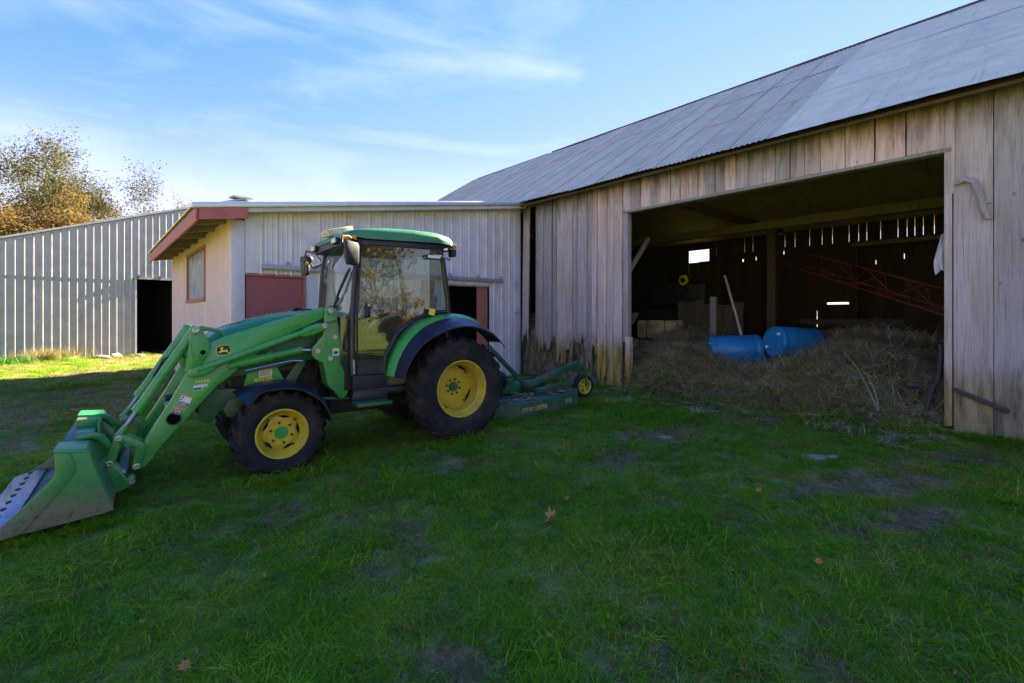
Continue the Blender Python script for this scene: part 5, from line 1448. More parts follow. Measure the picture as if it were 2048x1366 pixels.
# ------------------------------------------------------------------ scattering
def clump_mesh(name, n, radius, hgt, width, mat, lean=0.5, segs=3, flat=False, curl=0.5):
    vs, fs, tone = [], [], []
    for k in range(n):
        a = rnd.uniform(0, 6.283); r_ = radius * math.sqrt(rnd.random())
        bx, by = r_ * math.cos(a), r_ * math.sin(a)
        h = hgt * rnd.uniform(0.5, 1.15); w = width * rnd.uniform(0.7, 1.25)
        d = rnd.uniform(0, 6.283); ln = h * lean * rnd.uniform(0.2, 1.4)
        px_, py_ = -math.sin(d), math.cos(d)
        t0 = rnd.uniform(0.55, 1.45)
        o = len(vs)
        for s_ in range(segs + 1):
            t = s_ / segs
            ww = w * (1 - t ** 1.6) * 0.5 if s_ < segs else 0
            x = bx + math.cos(d) * ln * t ** (1 + curl); y = by + math.sin(d) * ln * t ** (1 + curl)
            z = h * t * (1 - (0.25 * lean * t if not flat else 0)) - 0.006
            if flat: z = 0.012 + 0.02 * math.sin(3.1 * t) + rnd.uniform(0, 0.012)
            if s_ < segs:
                vs += [(x - px_ * ww, y - py_ * ww, z), (x + px_ * ww, y + py_ * ww, z)]; tone += [t0 * (0.85 + 0.15 * t)] * 2
            else:
                vs.append((x, y, z)); tone.append(t0)
        for s_ in range(segs - 1):
            p = o + s_ * 2; fs.append((p, p + 1, p + 3, p + 2))
        p = o + (segs - 1) * 2; fs.append((p, p + 1, p + 2))
    me = bpy.data.meshes.new(name); me.from_pydata(vs, [], fs)
    at_ = me.attributes.new("tone", 'FLOAT', 'POINT'); at_.data.foreach_set("value", tone)
    me.materials.append(mat)
    me.polygons.foreach_set("use_smooth", [True] * len(fs))
    return bpy.data.objects.new(name, me)


def scatter(name, pts, rots, scl, srcs, label):
    me = bpy.data.meshes.new(name); me.from_pydata(pts, [], [])
    a = me.attributes.new("rot", 'FLOAT_VECTOR', 'POINT'); a.data.foreach_set("vector", np.array(rots, dtype=np.float32).ravel())
    a = me.attributes.new("scl", 'FLOAT', 'POINT'); a.data.foreach_set("value", np.array(scl, dtype=np.float32))
    o = bpy.data.objects.new(name, me); COL.objects.link(o)
    cl = bpy.data.collections.new(name + "_pieces")
    for s_ in srcs: cl.objects.link(s_)
    ng = bpy.data.node_groups.new(name + "_spread", 'GeometryNodeTree')
    ng.interface.new_socket("Geometry", in_out='INPUT', socket_type='NodeSocketGeometry')
    ng.interface.new_socket("Geometry", in_out='OUTPUT', socket_type='NodeSocketGeometry')
    gi = ng.nodes.new('NodeGroupInput'); go = ng.nodes.new('NodeGroupOutput')
    ip = ng.nodes.new('GeometryNodeInstanceOnPoints'); ci = ng.nodes.new('GeometryNodeCollectionInfo')
    ci.inputs[0].default_value = cl; ci.inputs[1].default_value = True; ci.inputs[2].default_value = True
    na = ng.nodes.new('GeometryNodeInputNamedAttribute'); na.data_type = 'FLOAT_VECTOR'; na.inputs[0].default_value = "rot"
    nb = ng.nodes.new('GeometryNodeInputNamedAttribute'); nb.data_type = 'FLOAT'; nb.inputs[0].default_value = "scl"
    ng.links.new(gi.outputs[0], ip.inputs['Points']); ng.links.new(ci.outputs[0], ip.inputs['Instance'])
    ip.inputs['Pick Instance'].default_value = True
    ng.links.new(na.outputs[0], ip.inputs['Rotation']); ng.links.new(nb.outputs[0], ip.inputs['Scale'])
    ng.links.new(ip.outputs[0], go.inputs[0])
    md = o.modifiers.new("spread", 'NODES'); md.node_group = ng
    tag(o, label, kind="stuff")
    return o


# ------------------------------------------------------------------ hay in the bay
prof_y = [(0.3, 0.5), (1.04, 0.56), (1.7, 0.72), (2.02, 0.76), (2.3, 0.84), (2.65, 0.90), (3.0, 0.66), (3.94, 0.60), (4.31, 0.86), (4.75, 0.90), (5.02, 0.82), (5.5, 0.60), (6.2, 0.4)]


def hay_z(x, y):
    a = 0.94 * interp(prof_y, y)
    lo_ = 7.52 + 0.25 * nz(y, 0, 1.1, 3) + 0.25 * (1 - smooth01(1.2, 2.4, y))
    z = a * (0.55 * smooth01(lo_, lo_ + 0.55, x) + 0.45 * smooth01(lo_ + 0.3, lo_ + 1.05, x))
    z -= 0.30 * smooth01(8.4, 9.0, x) * smooth01(2.4, 3.0, y) * (1 - smooth01(4.6, 5.0, y))
    z += 0.44 * math.exp(-((x - 10.1) / 0.9) ** 2 - ((y - 1.6) / 0.85) ** 2)
    z += 0.25 * math.exp(-((x - 10.4) / 0.8) ** 2 - ((y - 2.7) / 0.5) ** 2)
    z += 0.55 * math.exp(-((x - 9.9) / 0.9) ** 2 - ((y - 5.6) / 0.6) ** 2)
    z *= 1 - smooth01(11.2, 12.2, x)
    z += 0.06 * nz(x, y, 2.2, 1) * smooth01(7.6, 8.2, x) + 0.03 * nz(x, y, 6, 2)
    return z - 0.05 * (1 - smooth01(7.3, 7.7, x)) - 0.06


hx = np.arange(7.2, 12.4, 0.1); hy = np.arange(0.2, 6.6, 0.1)
hv = []
for y in hy:
    for x in hx:
        ok = x > 7.78 or (0.95 < y < 5.38)
        hv.append((float(x), float(y), hay_z(x, y) if ok else -0.2))
nh = len(hx)
hf = [(j * nh + i, j * nh + i + 1, (j + 1) * nh + i + 1, (j + 1) * nh + i) for j in range(len(hy) - 1) for i in range(nh - 1)]
hm_ = bpy.data.meshes.new("hay_heap"); hm_.from_pydata(hv, [], hf); hm_.polygons.foreach_set("use_smooth", [True] * len(hf)); hm_.materials.append(MT['hay_base'])
hay = bpy.data.objects.new("hay_heap", hm_); COL.objects.link(hay); tag(hay, "heaped loose hay spilling out of the open barn bay", kind="stuff")
straws = [clump_mesh("straw_wisp", 22, 0.15, 0.22, 0.0075, MT['straw'], lean=1.5, segs=4, flat=(k != 4), curl=0.2) for k in range(5)]
P_, R_, Sc = [], [], []
for k in range(5200):
    x = 7.3 + 4.2 * rnd.random() ** 1.5; y = rnd.uniform(0.8, 5.9)
    if x < 7.85 and not (1.0 < y < 5.35): continue
    z = hay_z(x, y)
    if z < -0.09: continue
    P_.append((x, y, z - 0.005)); R_.append((rnd.gauss(0, 0.16), rnd.gauss(0.0, 0.16) - 0.45 * (1 - smooth01(8.2, 8.9, x)), rnd.uniform(0, 6.28))); Sc.append(rnd.uniform(0.7, 1.5))
for k in range(70):   # litter trailing out over the grass
    x = 7.5 - abs(rnd.gauss(0, 0.55)); y = rnd.uniform(0.9, 5.4)
    P_.append((x, y, gz(x, y) + 0.035)); R_.append((rnd.gauss(0, 0.1), rnd.gauss(0, 0.1), rnd.uniform(0, 6.28))); Sc.append(rnd.uniform(0.5, 1.0))
scatter("loose_hay", P_, R_, Sc, straws, "loose straw strands over the hay heap")

# two blue barrels
def barrel(name, p0, p1, r, label):
    p0, p1 = Vector(p0), Vector(p1); L_ = (p1 - p0).length
    t = thing(name, label, "barrel", tuple((p0 + p1) / 2), 0, "blue barrels in the hay")
    q = (p1 - p0).to_track_quat('Y', 'Z'); t.rotation_mode = 'QUATERNION'; t.rotation_quaternion = q
    MW[t.name] = Matrix.Translation((p0 + p1) / 2) @ q.to_matrix().to_4x4()
    h = L_ / 2
    g = G(); g.lathe([(0.0, -h + 0.02), (r * 0.82, -h + 0.02), (r * 0.84, -h), (r * 0.90, -h), (r * 0.985, -h + 0.035), (r, -h + 0.09), (r * 0.97, -h + 0.11), (r, -h + 0.13), (r * 1.01, 0), (r, h - 0.13), (r * 0.97, h - 0.11), (r, h - 0.09), (r * 0.985, h - 0.035), (r * 0.90, h), (r * 0.84, h), (r * 0.82, h - 0.02), (0.0, h - 0.02)], (0, 0, 0), 40)
    g.build("body", MT['blue'], t, local=True, smooth=35)
    for a in (0.9, 3.7):
        g = G(); g.lathe([(0.030, -h + 0.02), (0.030, -h - 0.006), (0.016, -h - 0.008), (0, -h - 0.002)], (0.66 * r * math.cos(a), 0, 0.66 * r * math.sin(a)), 16); g.build("bung", MT['white'], t, local=True, smooth=40)
    return t


barrel("barrel", (9.05, 4.52, 0.72), (9.62, 3.80, 0.76), 0.285, "blue plastic barrel lying on its side in hay below the leaning pole")
barrel("barrel", (9.40, 3.48, 0.93), (10.2, 3.05, 0.88), 0.285, "blue plastic barrel with its round end towards the yard")
pl_ = thing("pole", "pale pole leaning behind the blue barrels", "pole", (9.65, 4.10, 0.8))
G().tube([(9.65, 4.10, 0.80), (9.95, 4.40, 1.45), (10.45, 4.86, 2.28)], 0.026, 10).build("shaft", MT['pale_timber'], pl_, smooth=40)

# red lattice mast across the bay
lt = thing("lattice_boom", "rusty red triangular lattice boom slanting across the dark bay", "boom", (10.8, 0.9, 1.45))
A = Vector((14.1, 5.2, 3.10)); B = Vector((10.75, 0.95, 1.47)); dv = (B - A).normalized()
upv = (Vector((0, 0, 1)) - dv * dv.z).normalized(); sdv = dv.cross(upv)
L_ = (B - A).length
offs = [upv * 0.24, -upv * 0.13 + sdv * 0.21, -upv * 0.13 - sdv * 0.21]
for o_ in offs: G().tube([A + o_, B + o_], 0.014, 8).build("chord", MT['rust_red'], lt, smooth=40)
nb_ = 6
for k in range(nb_):
    for j in range(3):
        a = A + dv * (L_ * k / nb_) + offs[j]; b_ = A + dv * (L_ * (k + 0.5) / nb_) + offs[(j + 1) % 3]; c_ = A + dv * (L_ * (k + 1) / nb_) + offs[j]
        G().tube([a, b_, c_], 0.007, 6).build("lacing", MT['rust_red'], lt, smooth=40)

# hay bales stacked on the left of the bay
k = 0
for (x, y, z, w, lab) in ((9.9, 6.0, 0.62, 0.0, "lowest brown bale beside the barn's left post"), (10.1, 6.9, 0.62, 0.1, "brown bale at the back left of the bay floor"), (10.2, 6.3, 1.08, 0.15, "topmost brown bale of the stack in the bay"), (9.0, 6.2, 0.45, -0.2, "front brown bale at the foot of the stack")):
    bl = thing("hay_bale", lab, "bale", (x, y, z), w, "brown bales stacked inside the bay")
    g = G(); g.box((0, 0, 0), (0.5, 0.95, 0.44)); g.build("bale", MT['hay_base'], bl, local=True, bevel=0.05)
    for s_ in (-0.22, 0.22):
        g = G(); g.box((0, s_, 0), (0.512, 0.012, 0.452)); g.build("twine", MT['straw'], bl, local=True)
# old implement with a yellow hub on top of the partition
imp = thing("old_machine", "dark old machine with a yellow disc below the bright window", "machine", (11.6, 7.2, 0.0))
g = G(); g.box((11.7, 6.9, 1.1), (0.7, 1.5, 0.9)); g.box((11.7, 6.6, 1.95), (0.4, 1.5, 0.55)); g.build("frame", MT['engine'], imp, bevel=0.05)
g = G(); g.tube([(11.33, 6.30, 2.30), (11.28, 6.31, 2.30)], 0.13, 20); g.build("disc", MT['worn_yellow'], imp, smooth=30)
g = G(); g.tube([(11.30, 6.30, 2.30), (11.24, 6.315, 2.30)], 0.06, 14); g.build("boss", MT['engine'], imp, smooth=30)

# white cloth on the right door post
cl = thing("cloth", "dirty white cloth hung on the right door post", "cloth", (7.72, 0.97, 2.2))
g = G(); vs = []
for j in range(12):
    t = j / 11
    for i in range(8):
        u = i / 7
        w = 0.055 + 0.03 * math.sin(t * 2.2)
        y = 0.935 + w * u; z = 2.40 - 0.46 * t - 0.05 * u * (1 - t) * 2 + 0.03 * math.sin(u * 5)
        x = 7.74 + 0.03 * math.sin(u * 9 + t * 3) + 0.02 * math.sin(t * 8)
        vs.append((x, y, z))
g.add(vs, [(j * 8 + i, j * 8 + i + 1, (j + 1) * 8 + i + 1, (j + 1) * 8 + i) for j in range(11) for i in range(7)])
g.build("fabric", MT['cloth'], cl, smooth=70)
# things leaning by the right post
ln = thing("bent_pipe", "dark bent pipe leaning inside the right door post", "pipe", (8.0, 1.02, 0.1))
G().tube([(7.95, 1.15, 0.02), (7.95, 1.12, 0.25), (7.96, 1.06, 0.52), (7.97, 1.01, 0.60), (7.98, 0.985, 0.95), (8.0, 1.0, 1.05)], 0.028, 10).build("tube", MT['rust'], ln, smooth=40)
stp_ = thing("stump", "dark weathered stump standing in hay by the right post", "stump", (8.35, 1.35, 0.25))
g = G(); g.tube([(8.2, 1.32, 0.05), (8.2, 1.32, 0.40), (8.19, 1.32, 0.46)], [0.15, 0.12, 0.10], 12); g.build("wood", MT['rust'], stp_, smooth=30)

# ------------------------------------------------------------------ loose things on the ground
def rock(name, label, c, s_, group=None, mat='stone'):
    bm = bmesh.new(); bmesh.ops.create_icosphere(bm, subdivisions=2, radius=1)
    o_ = rnd.uniform(0, 50)
    for v_ in bm.verts:
        k_ = 1 + 0.35 * noise.noise(v_.co * 1.4 + Vector((o_, 0, 0)))
        v_.co = Vector((v_.co.x * s_[0] * k_, v_.co.y * s_[1] * k_, v_.co.z * s_[2] * k_))
    me = bpy.data.meshes.new(name); bm.to_mesh(me); bm.free(); me.materials.append(MT[mat])
    me.polygons.foreach_set("use_smooth", [True] * len(me.polygons)); me.set_sharp_from_angle(angle=rad(35))
    o = bpy.data.objects.new(name, me); COL.objects.link(o); o.location = c; o.rotation_euler = (0, 0, rnd.uniform(0, 3))
    return tag(o, label, "stone", group)


for (s_, o_, sz, lab) in ((-1.02, 0.25, (0.26, 0.14, 0.10), "flat pale stone half sunk under the grey wall"), (0.03, 0.30, (0.16, 0.10, 0.08), "stone at the corner of the dark doorway"), (-0.62, 0.18, (0.2, 0.12, 0.14), "rough stone under the end of the sill timber"), (-1.7, 0.2, (0.22, 0.12, 0.1), "rounded stone among dry weeds by the grey wall")):
    p = gpt(s_, o_, 0.02); rock("stone", lab, p, sz, "stones at the foot of the grey wall")
for (px, py, sx_, sy_, rz, lab) in ((7.05, 3.45, 0.24, 0.07, 0.5, "flat grey stone slab in the grass before the bay"), (5.55, 1.62, 0.22, 0.06, 0.2, "grey slab lying on the bare track"), (7.15, 1.3, 0.26, 0.07, 0.3, "pale slab in the grass before the right post"), (5.15, 3.12, 0.12, 0.05, 0.0, "small pale stone in the bare patch before the bay"), (7.6, 1.05, 0.09, 0.05, 0, "small white stone at the foot of the right post")):
    o = rock("stone", lab, (px, py, gz(px, py) - 0.012), (sx_, sy_ * 1.6, 0.035), "stones in front of the bay"); o.rotation_euler = (0, 0, rz - 0.8)

leaf_out = [(0, -0.5), (0.08, -0.2), (0.42, -0.28), (0.30, -0.05), (0.5, 0.15), (0.24, 0.16), (0.22, 0.36), (0.08, 0.26), (0, 0.55), (-0.08, 0.26), (-0.22, 0.36), (-0.24, 0.16), (-0.5, 0.15), (-0.30, -0.05), (-0.42, -0.28), (-0.08, -0.2)]
def leaf_mesh():
    c = rnd.uniform(0.7, 1.6)
    vs = [(0, 0, 0.0)] + [((p[0] * rnd.uniform(0.75, 1.05)) * 0.85, p[1] * rnd.uniform(0.8, 1.1), c * (p[0] ** 2) + rnd.uniform(0.1, 0.4) * c * p[1] + rnd.uniform(-0.06, 0.06)) for p in leaf_out]
    n = len(leaf_out); me = bpy.data.meshes.new("fallen_leaf"); me.from_pydata(vs, [], [(0, 1 + i, 1 + (i + 1) % n) for i in range(n)]); me.materials.append(MT['leaf_orange']); return me
for (x, y, s_, lab) in ((2.47, 2.40, 0.13, "largest orange fallen leaf near the middle of the lawn"), (2.79, 2.53, 0.07, "small brown leaf beyond the large orange leaf"), (3.14, 0.92, 0.06, "small brown leaf on the lawn far from the barn"), (0.31, 2.52, 0.075, "upright orange leaf on the lawn at the lower left"), (0.2, 3.02, 0.06, "small reddish leaf before the bucket"), (4.08, 1.62, 0.07, "curled brown leaf beside the bare track"), (0.75, 3.05, 0.05, "tiny brown leaf by the worn patch"), (1.6, 1.55, 0.05, "tiny dry leaf lying on the worn grass patch")):
    o = bpy.data.objects.new("fallen_leaf", leaf_mesh()); COL.objects.link(o)
    o.location = (x, y, gz(x, y) + 0.055); o.scale = (s_, s_, s_); o.rotation_euler = (rnd.uniform(-0.7, 0.7), rnd.uniform(-0.7, 0.7), rnd.uniform(0, 6)); tag(o, lab, "leaf", "fallen leaves on the lawn")
# dead leaves caught on the mower deck
g = G()
for k in range(110):
    x, y = rnd.uniform(4.3, 5.8), rnd.uniform(5.02, 6.3); s_ = rnd.uniform(0.02, 0.045); a = rnd.uniform(0, 6.3); z = dz(x) + rnd.uniform(0.006, 0.02)
    pts_ = [Vector((s_ * 1.5 * math.cos(a + q), s_ * math.sin(a + q), rnd.uniform(0, 0.02))) + Vector((x, y, z)) for q in (0, 1.2, 2.4, 3.6, 5)]
    g.add(pts_, [(0, 1, 2, 3, 4)])
lv = g.build("dead_leaves", MT['leaf_orange']); tag(lv, "dead leaves lying on the mower deck", kind="stuff")
# bare wood splinters below the rotted boards
for (a, b_, lab) in (((7.45, 5.62, 0.03), (7.35, 5.30, 0.05), "thin splintered board on the grass under the left post"), ((7.4, 5.75, 0.02), (7.25, 5.45, 0.07), "pale broken lath beneath the rotted boards")):
    t = thing("broken_lath", lab, "board", a); q = (Vector(b_) - Vector(a)); g = G(); g.box((Vector(a) + Vector(b_)) / 2, (q.length, 0.035, 0.012), q.to_track_quat('X', 'Z').to_matrix()); g.build("lath", MT['pale_timber'], t)

# ------------------------------------------------------------------ grass
lawn = [clump_mesh("lawn_tuft", 66, 0.115, 0.050, 0.0045, MT['grass'], lean=2.0, curl=0.6) for k in range(6)]
lawn += [clump_mesh("lawn_tuft", 50, 0.10, 0.075, 0.005, MT['grass'], lean=1.9, segs=4, curl=0.8) for k in range(2)]
dry = [clump_mesh("dry_tuft", 30, 0.11, 0.045, 0.0042, MT['grass_dry'], lean=1.5) for k in range(3)]
broad = [clump_mesh("broad_weed", 14, 0.05, 0.05, 0.028, MT['weed'], lean=1.4, segs=3, curl=0.1) for k in range(3)]
fwd = Vector((math.sin(rad(41.2)), math.cos(rad(41.2))))
buckets = {'lawn': ([], [], []), 'dry': ([], [], []), 'broad': ([], [], [])}
def allowed(x, y):
    if x > 7.72: return False
    if x > 7.45 and 1.0 < y < 5.4 and rnd.random() < 0.6: return False
    if x > 1.6 and y > 8.4 and y < 15.6: return False
    so = (x - GP.x) * gn[0] + (y - GP.y) * gn[1]
    return so > 0.03
def place(key, x, y, s_, tilt=0.15):
    z = gz(x, y)
    if 7.3 < x and 0.95 < y < 5.38: z = max(z, hay_z(x, y))
    P_, R_, Sc = buckets[key]
    P_.append((x, y, z)); R_.append((rnd.gauss(0, tilt), rnd.gauss(0, tilt), rnd.uniform(0, 6.28))); Sc.append(s_)
for (d0, d1, per) in ((0.2, 2.6, 420), (2.6, 4.5, 320), (4.5, 8.0, 190), (8.0, 14.0, 85), (14.0, 24.0, 40)):
    area = math.pi * (d1 * d1 - d0 * d0) * (130 / 360)
    for k in range(int(area * per)):
        d = math.sqrt(rnd.uniform(d0 * d0, d1 * d1)); a = rad(rnd.uniform(-65, 65))
        fx_ = fwd.x * math.cos(a) + fwd.y * math.sin(a); fy_ = fwd.y * math.cos(a) - fwd.x * math.sin(a)
        x, y = fx_ * d, fy_ * d
        if not allowed(x, y): continue
        w = wear(x, y)
        tall = 0.78 + (0.22 + 0.3 * smooth01(2.2, 4.5, d)) * smooth01(0.0, 0.5, nz(x, y, 1.3, 8.8)) + (0.3 if rnd.random() < 0.05 and d > 3 else 0)
        grow = 1.0 + 0.05 * max(0, d - 5)
        if rnd.random() < w * 0.93:
            if rnd.random() < 0.45: place('dry', x, y, rnd.uniform(0.6, 1.2) * grow, 0.35)
            continue
        if rnd.random() < 0.11 + 0.26 * smooth01(0.15, 0.5, nz(x, y, 1.7, 4.4)) + 0.42 * smooth01(10.5, 14.5, y): place('dry', x, y, rnd.uniform(0.8, 1.3) * grow, 0.25)  # extra dry tufts far back put the sunlit strip's yellow into the colour
        elif rnd.random() < 0.022: place('broad', x, y, rnd.uniform(0.6, 1.1), 0.2)
        else: place('lawn', x, y, tall * rnd.uniform(0.75, 1.2) * grow)
for k in range(900):
    y = rnd.uniform(1.0, 5.3); x = 7.45 + 0.95 * rnd.random() ** 1.8 + 0.15 * nz(0, y, 1.5, 2)
    place('lawn', x, y, rnd.uniform(0.8, 1.7), 0.35)
# longer grass along the barn foot, the mower, and the grey wall
for k in range(500):
    y = rnd.uniform(-1.2, 0.85); x = 7.66 - abs(rnd.gauss(0, 0.12)); place('lawn', x, y, rnd.uniform(1.0, 1.9))
for k in range(260):
    y = rnd.uniform(5.4, 8.3); x = 7.62 - abs(rnd.gauss(0, 0.15)); place('lawn', x, y, rnd.uniform(1.0, 1.7))
for k in range(420):
    y = rnd.uniform(1.0, 5.3); x = 7.5 + rnd.gauss(0.05, 0.22)
    if x < 7.95: place('lawn', x, y, rnd.uniform(0.9, 1.9), 0.3)
for (wx_, wy_, wr_) in ((-0.10, 0.62, 0.36), (-0.10, -0.62, 0.36), (1.825, 0.575, 0.26), (1.825, -0.575, 0.26)):
    for k in range(70):   # grass pressed up round the tyres
        side_ = rnd.choice([-1, 1]); p = MW[tr.name] @ Vector((wx_ + rnd.gauss(0, wr_ * 0.6), wy_ + side_ * rnd.uniform(0.20, 0.30), 0))
        place('lawn', p.x, p.y, rnd.uniform(0.9, 1.6), 0.3)
for k in range(150):
    p = MW[tr.name] @ Vector((rnd.uniform(3.05, 3.8), 0.92 + abs(rnd.gauss(0.02, 0.03)), 0)); place('lawn', p.x, p.y, rnd.uniform(0.6, 1.1), 0.3)
for k in range(260):
    x = rnd.uniform(4.0, 6.1); y = 4.93 - abs(rnd.gauss(0, 0.05)); place('lawn', x, y, rnd.uniform(0.7, 1.15))
crumb = []
for k in range(4):
    bm = bmesh.new(); bmesh.ops.create_icosphere(bm, subdivisions=1, radius=1)
    for v_ in bm.verts: v_.co = Vector((v_.co.x * rnd.uniform(0.7, 1.3), v_.co.y * rnd.uniform(0.7, 1.2), v_.co.z * rnd.uniform(0.4, 0.7)))
    me = bpy.data.meshes.new("soil_crumb"); bm.to_mesh(me); bm.free(); me.materials.append(MT['soil']); crumb.append(bpy.data.objects.new("soil_crumb", me))
P_, R_, Sc = [], [], []
for k in range(60000):
    d = 1.2 + 12 * rnd.random() ** 1.2; a = rad(rnd.uniform(-55, 55))
    x = (fwd.x * math.cos(a) + fwd.y * math.sin(a)) * d; y = (fwd.y * math.cos(a) - fwd.x * math.sin(a)) * d
    if x > 7.6 or wear(x, y) < 0.5: continue
    P_.append((x, y, gz(x, y))); R_.append((rnd.uniform(-0.4, 0.4), 0, rnd.uniform(0, 6.28))); Sc.append(rnd.choice([0.006, 0.008, 0.01, 0.013, 0.02]) * rnd.uniform(0.7, 1.3))
scatter("soil_crumbs", P_, R_, Sc, crumb, "crumbs of bare soil in the worn places")
scatter("grass", *buckets['lawn'], lawn, "green lawn grass over the farmyard")
scatter("dry_grass", *buckets['dry'], dry, "dry yellowed grass in the worn places and the sunlit strip of the lawn")
scatter("ground_weeds", *buckets['broad'], broad, "broad leaved weeds in the lawn")
# tall dry weeds by the grey wall
tallw = [clump_mesh("dry_weed", 26, 0.16, 0.55, 0.010, MT['grass_dry'], lean=0.35, segs=4) for k in range(3)]
greenw = [clump_mesh("green_weed", 30, 0.2, 0.28, 0.016, MT['weed'], lean=0.7, segs=3) for k in range(2)]
P_, R_, Sc = [], [], []; P2, R2, S2 = [], [], []
for k in range(64):
    s_ = rnd.choice([rnd.gauss(-1.95, 0.28), rnd.gauss(-2.6, 0.3), rnd.uniform(-6, -1.6)]); p = gpt(s_, abs(rnd.gauss(0.15, 0.15)) + 0.05, -0.02)
    P_.append(p); R_.append((rnd.gauss(0, 0.1), rnd.gauss(0, 0.1), rnd.uniform(0, 6))); Sc.append(rnd.uniform(0.5, 1.15))
for k in range(40):
    s_ = rnd.uniform(-6, -2.3); p = gpt(s_, rnd.uniform(0.1, 0.9), -0.02); P2.append(p); R2.append((0, 0, rnd.uniform(0, 6))); S2.append(rnd.uniform(0.7, 1.4))
for k in range(60):
    s_ = rnd.uniform(-2.4, 0.2); p = gpt(s_, rnd.uniform(0.05, 0.35), -0.02); P2.append(p); R2.append((0, 0, rnd.uniform(0, 6))); S2.append(rnd.uniform(0.3, 0.6))
scatter("dry_weeds", P_, R_, Sc, tallw, "tall dry weeds along the grey metal wall")
scatter("green_weeds", P2, R2, S2, greenw, "green weeds along the grey metal wall")
# long dry stalks leaning on the hay
stk = thing("dry_stalk", "long pale dry stalk sticking up out of the hay", "stalk", (7.9, 1.9, 0.5))
G().tube([(7.62, 1.55, 0.18), (7.72, 1.68, 0.45), (7.8, 1.83, 0.72), (7.86, 2.0, 0.92)], [0.006, 0.006, 0.005, 0.003], 6).build("stem", MT['pale_timber'], stk)
G().tube([(7.64, 1.55, 0.2), (7.7, 1.6, 0.42), (7.75, 1.7, 0.62)], [0.005, 0.005, 0.003], 6).build("stem", MT['pale_timber'], stk)

# ------------------------------------------------------------------ trees
def tree(base, height, spread, nleaf, leaf, leafmat, label, seed, trunk_r=0.22, first=0.25, up=0.5, group=None, depth=4, density=1.0):
    if height > 10: depth = 5
    r_ = random.Random(seed)
    t = thing("autumn_tree", label, "tree", base, 0, group)
    g = G(); tips = []
    def grow(p, d, L_, rr, lev):
        n = 4; path = [p]; rs = [rr]; q = p.copy(); dd = d.copy()
        for i in range(n):
            dd = (dd + Vector((r_.gauss(0, 0.16), r_.gauss(0, 0.16), r_.gauss(0.03, 0.10)))).normalized()
            q = q + dd * (L_ / n); path.append(q.copy()); rs.append(rr * (1 - 0.62 * (i + 1) / n))
            if lev >= 2: tips.append((q.copy(), lev))
        g.tube(path, rs, 6 if lev < 2 else 4, cap=False)
        if lev >= depth: return
        for k in range(4 if lev == 0 else 3):
            i = r_.randint(2, n) if lev else r_.randint(1, n)
            a = r_.uniform(0, 6.283)
            side = Vector((math.cos(a), math.sin(a), 0))
            nd = (dd * up + side * (1 - up * 0.3) * spread + Vector((0, 0, 0.35))).normalized()
            grow(path[i], nd, L_ * r_.uniform(0.55, 0.78), rs[i] * 0.72, lev + 1)
        if lev < 3: grow(path[-1], dd, L_ * 0.72, rs[-1], lev + 1)
    grow(Vector((0, 0, -0.3)), Vector((0, 0, 1)), height * 0.42, trunk_r, 0)
    mz = max(p[0].z for p in tips); k_ = height / (mz + 0.4)
    g.v = [(p[0] * k_, p[1] * k_, p[2] * k_) for p in g.v]; tips = [(p * k_, l) for p, l in tips]
    g.build("trunk", MT['bark'], t, local=True, smooth=60)
    V, F_, Tn = [], [], []
    for k in range(nleaf):
        p, lv_ = r_.choice(tips)
        c = p + Vector((r_.gauss(0, 0.055), r_.gauss(0, 0.055), r_.gauss(0, 0.045))) * height * (0.36 if height > 10 else 0.5) * density
        n_ = Vector((r_.gauss(0, 1), r_.gauss(0, 1), r_.gauss(0.3, 1))).normalized(); u_ = n_.orthogonal().normalized(); w_ = n_.cross(u_)
        s_ = leaf * r_.uniform(0.6, 1.3); a = r_.uniform(0, 6.28)
        e1 = (u_ * math.cos(a) + w_ * math.sin(a)) * s_; e2 = (-u_ * math.sin(a) + w_ * math.cos(a)) * s_ * 0.6
        o = len(V); V += [tuple(c - e1), tuple(c + e2), tuple(c + e1), tuple(c - e2)]; F_.append((o, o + 1, o + 2, o + 3))
        tn = max(0, min(1, r_.gauss(0.5, 0.25))); Tn += [tn] * 4
    me = bpy.data.meshes.new("crown"); me.from_pydata(V, [], F_); a_ = me.attributes.new("tone", 'FLOAT', 'POINT'); a_.data.foreach_set("value", Tn); me.materials.append(MT[leafmat])
    o = bpy.data.objects.new("crown", me); COL.objects.link(o); o.parent = t
    return t


def at_px(px, d):  # a point on the ground plan, d metres deep in the photograph's direction px
    u = (px - 1024) / 962
    c, s_ = math.cos(rad(41.2)), math.sin(rad(41.2))
    return ((u * c + s_) * d, (-u * s_ + c) * d, 0)


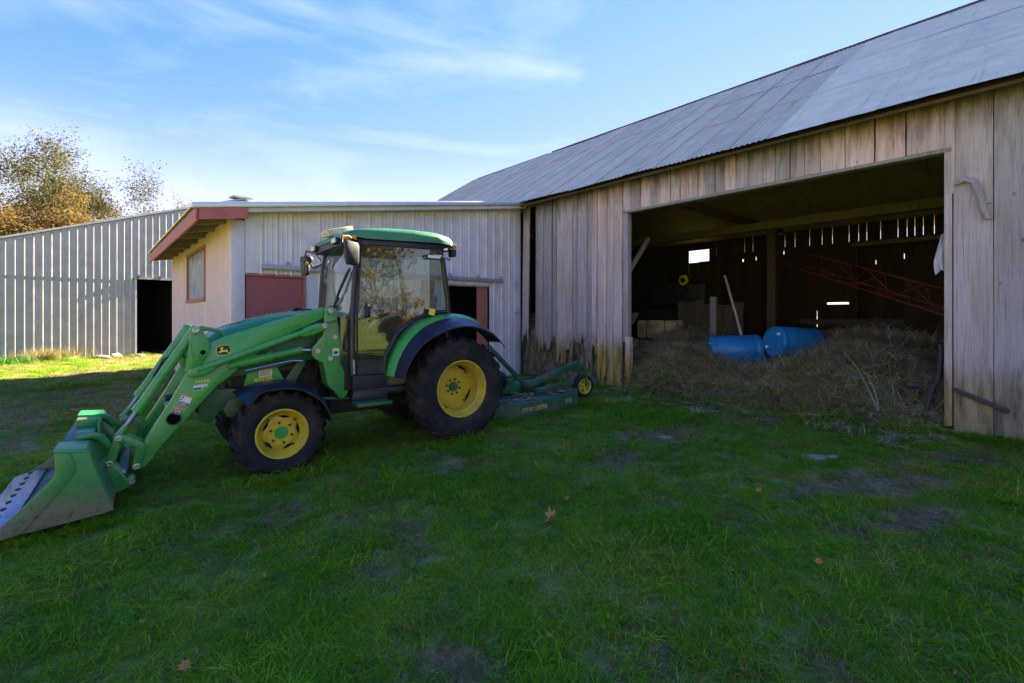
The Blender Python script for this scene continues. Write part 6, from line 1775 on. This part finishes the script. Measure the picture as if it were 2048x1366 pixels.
GRP = "autumn trees behind the grey building"
tree(at_px(5, 40), 19.5, 1.0, 30000, 0.085, 'leaf_olive', "tall sparse tree with thin brown foliage above the grey roof", 3, 0.3, group=GRP, up=0.55)
tree(at_px(105, 42), 11.8, 1.0, 16000, 0.085, 'leaf_brown', "lower brownish tree right beside the tall sparse tree", 5, 0.22, group=GRP)
tree(at_px(-20, 34), 12.5, 1.2, 26000, 0.085, 'leaf_brown', "dense russet bushy tree low behind the grey roof", 8, 0.2, group=GRP)
tree(at_px(205, 48), 14.4, 1.1, 22000, 0.09, 'leaf_brown', "small rounded brown tree seen over the middle of the grey roof", 11, 0.2, group=GRP)
tree(at_px(278, 50), 14.8, 1.1, 20000, 0.09, 'leaf_olive', "small olive tree nearest to the pink shed's roof", 14, 0.2, group=GRP)
tree(at_px(60, 37), 11.0, 1.3, 24000, 0.085, 'leaf_brown', "low golden brown thicket tree under the tall one", 21, 0.18, group=GRP)
# trees across the yard, behind the photographer: the cab glass mirrors them
GR2 = "trees across the yard reflected in the cab glass"
tree((5.6, -9.5, 0), 7.5, 0.9, 6000, 0.09, 'leaf_gold', "golden leaved tree mirrored in the cab door", 31, 0.16, group=GR2)
GR3 = "golden shrubs across the yard"
for k, (bx_, by_, bh_) in enumerate(((3.5, -9.0, 2.6), (6.8, -8.0, 3.0), (9.6, -8.6, 2.7), (12.5, -7.4, 3.2), (0.5, -10.0, 2.8))):
    o = tree((bx_, by_, 0), bh_, 1.3, 5000, 0.055, 'leaf_gold', ["golden shrub mirrored at the front edge of the cab door", "golden shrub mirrored beside the door handle", "golden shrub mirrored in the middle of the cab door", "golden shrub mirrored by the rear edge of the cab door", "golden shrub mirrored in the lower windscreen corner"][k], 50 + k, 0.06, group=GR3)
tree((26.0, 5.4, 0), 4.2, 1.3, 7000, 0.07, 'leaf_gold', "yellow leaved shrub glimpsed through the gap in the barn's rear wall", 61, 0.08)
tree((9.5, -15.0, 0), 11.0, 0.9, 5000, 0.11, 'leaf_olive', "tall bare tree mirrored in the cab door", 34, 0.22, group=GR2)
tree((-9.0, -7.0, 0), 9.0, 0.9, 5000, 0.11, 'leaf_gold', "golden leaved tree mirrored in the windscreen", 37, 0.2, group=GR2)
